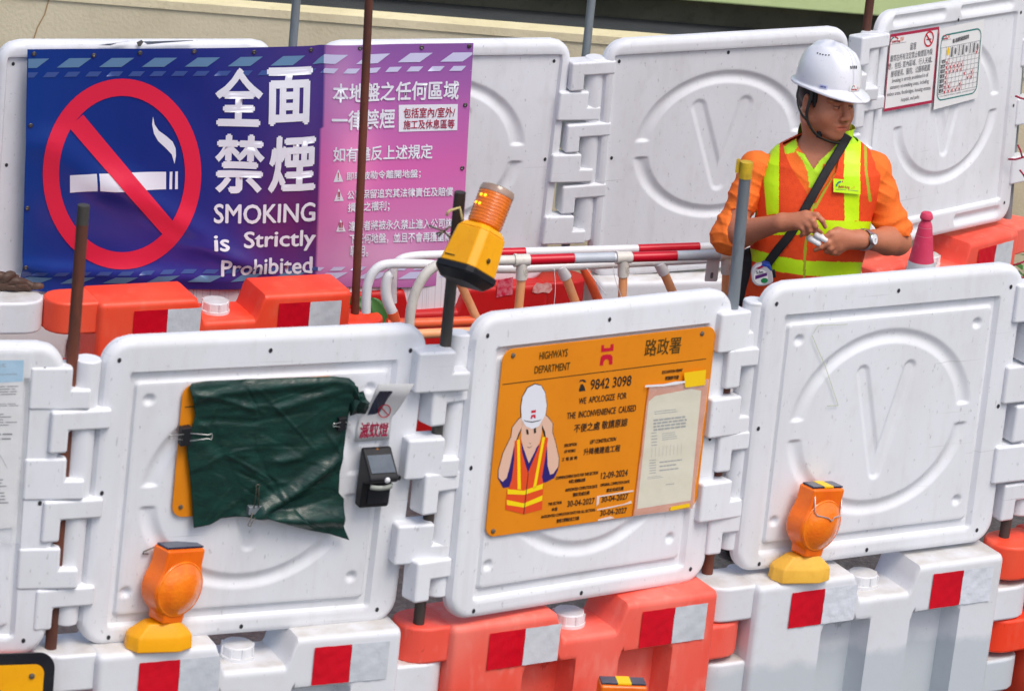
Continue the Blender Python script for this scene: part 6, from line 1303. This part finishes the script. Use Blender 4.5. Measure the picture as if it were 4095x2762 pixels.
for a0, a1, mm in ((PI*.95, PI*.55, bpy.data.materials['teal_print']), (PI*.5, PI*.2, M['ink_red'])):
    o = [hpt(-.02+.07*math.cos(t), .024+.019*math.sin(t), .0053)-base for t in np.linspace(a0, a1, 8)]; i = [hpt(-.02+.052*math.cos(t), .024+.014*math.sin(t), .0053)-base for t in np.linspace(a1, a0, 8)]; MB().add(o+i, [tuple(range(16))]).build('sticker_arc', mm, per_, smooth=False)
MB().add([hpt(-.12+.44*i/8, .0155+.001*j, .0053)-base for j in (0, 1) for i in range(9)], [(i, i+1, i+10, i+9) for i in range(8)]).build('sticker_rule', M['ink_soft'], per_, smooth=False)
# chin strap
strap = mat('olive_black_webbing', (.035, .036, .030), .7); hb_ = lambda L: [hp(*q)-base for q in smooth([np.array(p) for p in L], 6)]
def web(pts, wd, nm='chin_strap'):
    p = [np.array(q) for q in pts]; G = []
    for i, q in enumerate(p):
        d = p[min(i+1, len(p)-1)]-p[max(i-1, 0)]; d /= np.linalg.norm(d); out = (q+base)-hp(0, .01, -.03); out /= np.linalg.norm(out); n = np.cross(d, out); n /= np.linalg.norm(n); G.append([q+n*wd*k+out*.001 for k in (-.5, 0, .5)])
    return MB().grid(G).build(nm, strap, per_, auto=0, solid=.0022)
web(hb_([(-.088, .022, .050), (-.091, .016, .0), (-.088, .010, -.045), (-.080, .022, -.080), (-.056, .050, -.113), (-.016, .080, -.127), (.012, .086, -.127), (.040, .062, -.112)]), .013)
web(hb_([(-.090, -.048, .045), (-.092, -.042, -.01), (-.090, -.016, -.048), (-.087, .010, -.062)]), .011)
web(hb_([(.040, .062, -.112), (.066, .024, -.075), (.080, .018, -.02), (.086, .022, .050)]), .012)
bk = Frame(hp(-.052, .046, -.108), hsd, -hf, hu); MB().box(-.010, .010, -.006, .004, -.010, .012, 0, Matrix.Translation(-Vector(base)) @ bk.mat()).build('strap_buckle', M['black'], per_, bevel=.002)
# watch
ax = (wrL-elL)/np.linalg.norm(wrL-elL); wc = wrL-ax*.012; X1 = np.cross(ax, [0, 0, 1.]); X1 /= np.linalg.norm(X1); Z1 = np.cross(X1, ax)
steel_w = mat('watch_steel', (.55, .55, .56), .3, metal=.9); ring = [(.0345, -.010), (.0365, -.009), (.0365, .009), (.0345, .010)]
Mw = Frame(wc-base, X1, Z1*-1 if False else np.cross(ax, X1), ax).mat(); MB().lathe(ring, 28, 0, Mw, cap=False).build('watch_band', steel_w, per_, auto=.6, solid=.002)
vd = CAMP-wc; vd -= ax*(vd@ax); vd /= np.linalg.norm(vd); vd = vd+ np.array([.45, 0, .15]); vd -= ax*(vd@ax); vd /= np.linalg.norm(vd)
Mf = Frame(wc+vd*.036-base, ax, np.cross(vd, ax), vd).mat(); MB().lathe([(.0205, -.004), (.0205, .004), (.0180, .0075), (.0175, .0075)], 28, 0, Mf, cap=False).build('watch_bezel', steel_w, per_, auto=.6)
MB().lathe([(.0178, .0065), (.0005, .0066)], 24, 0, Mf, cap=False).build('watch_dial', mat('white_dial', (.8, .81, .82), .2), per_, auto=0)
mb = MB(); mb.box(-.0008, .0008, -.001, .011, .0068, .0072, 0, Mf); mb.box(-.0078, .0006, -.0008, .0008, .0073, .0077, 0, Mf); mb.build('watch_hand', M['ink'], per_, smooth=False)
# white hinged case held between the hands
cq = mp(3268, 955, -.232); fc_ = Frame(cq, np.array([math.cos(.42), 0, -math.sin(.42)]), np.array([0, 1., 0]), np.array([math.sin(.42), 0, math.cos(.42)]))
ec = thing('earbud_case', 'small white hinged case held between the fingers of the worker', 'case', fc_); wc_ = mat('glossy_white_case', (.82, .82, .82), .2, (.7, .7, .7), 20, .3)
for nm, dz_, dx_ in (('case_body', -.012, -.006), ('case_lid', .010, .008)):
    b3 = SDF(np.array([-.05, -.03, -.04]), np.array([.05, .03, .04]), .002); b3.cone((-.018+dx_, 0, dz_), (.018+dx_, 0, dz_), .0098, .0098, .004); b3.cone((-.016+dx_, .012, dz_), (.016+dx_, .012, dz_), .0096, .0096, .012); sdf_obj(nm, *b3.mesh(), [wc_], par=ec, off=np.zeros(3))
# bag, its strap, tape measure
bp_ = mp(3000, 1105, -.02); bag = thing('shoulder_bag', 'black shoulder bag at the hip of the worker with its strap across the chest', 'bag', Matrix.Translation(bp_)); blk = mat('black_nylon', (.016, .016, .018), .75, (.03, .03, .032), 20, .5, 0, .001, 160)
b4 = SDF(np.array([-.12, -.09, -.2]), np.array([.14, .14, .16]), .006); b4.cone((.0, .02, -.07), (.0, .02, .05), .050, .046, .02); b4.cone((.045, .03, -.06), (.045, .03, .06), .05, .045, .03); sdf_obj('pouch', *b4.mesh(), [blk], par=bag, off=np.zeros(3))
ribbon('strap', [(3392, 540), (3352, 610), (3308, 680), (3238, 803), (3167, 927), (3110, 1000), (3070, 1055), (3055, 1085)], 36, .008, blk, bag, base_=np.array(bp_))
tq = mp(3046, 1094, -.165); ft = Frame(tq, (math.cos(.25), 0, math.sin(.25)), (0, 1, 0), (-math.sin(.25), 0, math.cos(.25))); tm = thing('tape_measure', 'grey tape measure with purple and green label hanging at the bag strap', 'tape measure', ft)
op = [(-.036, -.020), (-.022, -.036), (.004, -.040), (.030, -.034), (.036, -.018), (.034, .012), (.024, .030), (.0, .036), (-.022, .030), (-.035, .010)]
MB().prism(smooth([np.array(p) for p in op+[op[0]]], 4)[:-1], -.016, .020).build('case', mat('grey_plastic', srgb(190, 188, 192), .35), tm, bevel=.005, seg=3)
MB().prism([(-.010, .026), (.012, .040), (.030, .032), (.037, .010), (.030, .012), (.020, .026), (.004, .030)], -.017, .021).build('grip', mat('blue_red_rubber', srgb(30, 70, 160), .5), tm, bevel=.002)
MB().prism([(-.018, .026), (.004, .034), (.012, .028), (-.006, .022)], -.0176, .0214).build('grip', mat('crimson_rubber', srgb(160, 20, 70), .5), tm, bevel=.002)
MB().add([(-.004+.024*math.cos(t), -.0166, -.006+.026*math.sin(t)) for t in np.linspace(0, 2*PI, 25)[:-1]], [tuple(range(24))]).build('label', M['paper'], tm, smooth=False)
MB().add([(-.024, -.017, -.012), (.018, -.017, -.004), (.018, -.017, .007), (-.022, -.017, .001)], [(0, 1, 2, 3)]).build('label_stripe', mat('purple_print', srgb(90, 40, 110), .4), tm, smooth=False)
mb = MB(); text_box(mb, '5.5m', -.017, .007, .006, .017, -.0172, bold=.02); mb.build('label_lettering', M['ink'], tm, smooth=False)
MB().add([(.006+.012*math.cos(t), -.0172, -.020+.009*math.sin(t)) for t in np.linspace(0, 2*PI, 17)[:-1]], [tuple(range(16))]).build('label_print', mat('green_print', srgb(30, 130, 70), .4), tm, smooth=False)
MB().box(.034, .046, -.008, .012, -.018, .006).build('hook_end', M['black'], tm, bevel=.002)
for m_ in bpy.data.materials:
    if '_mixin' in m_: del m_['_mixin']
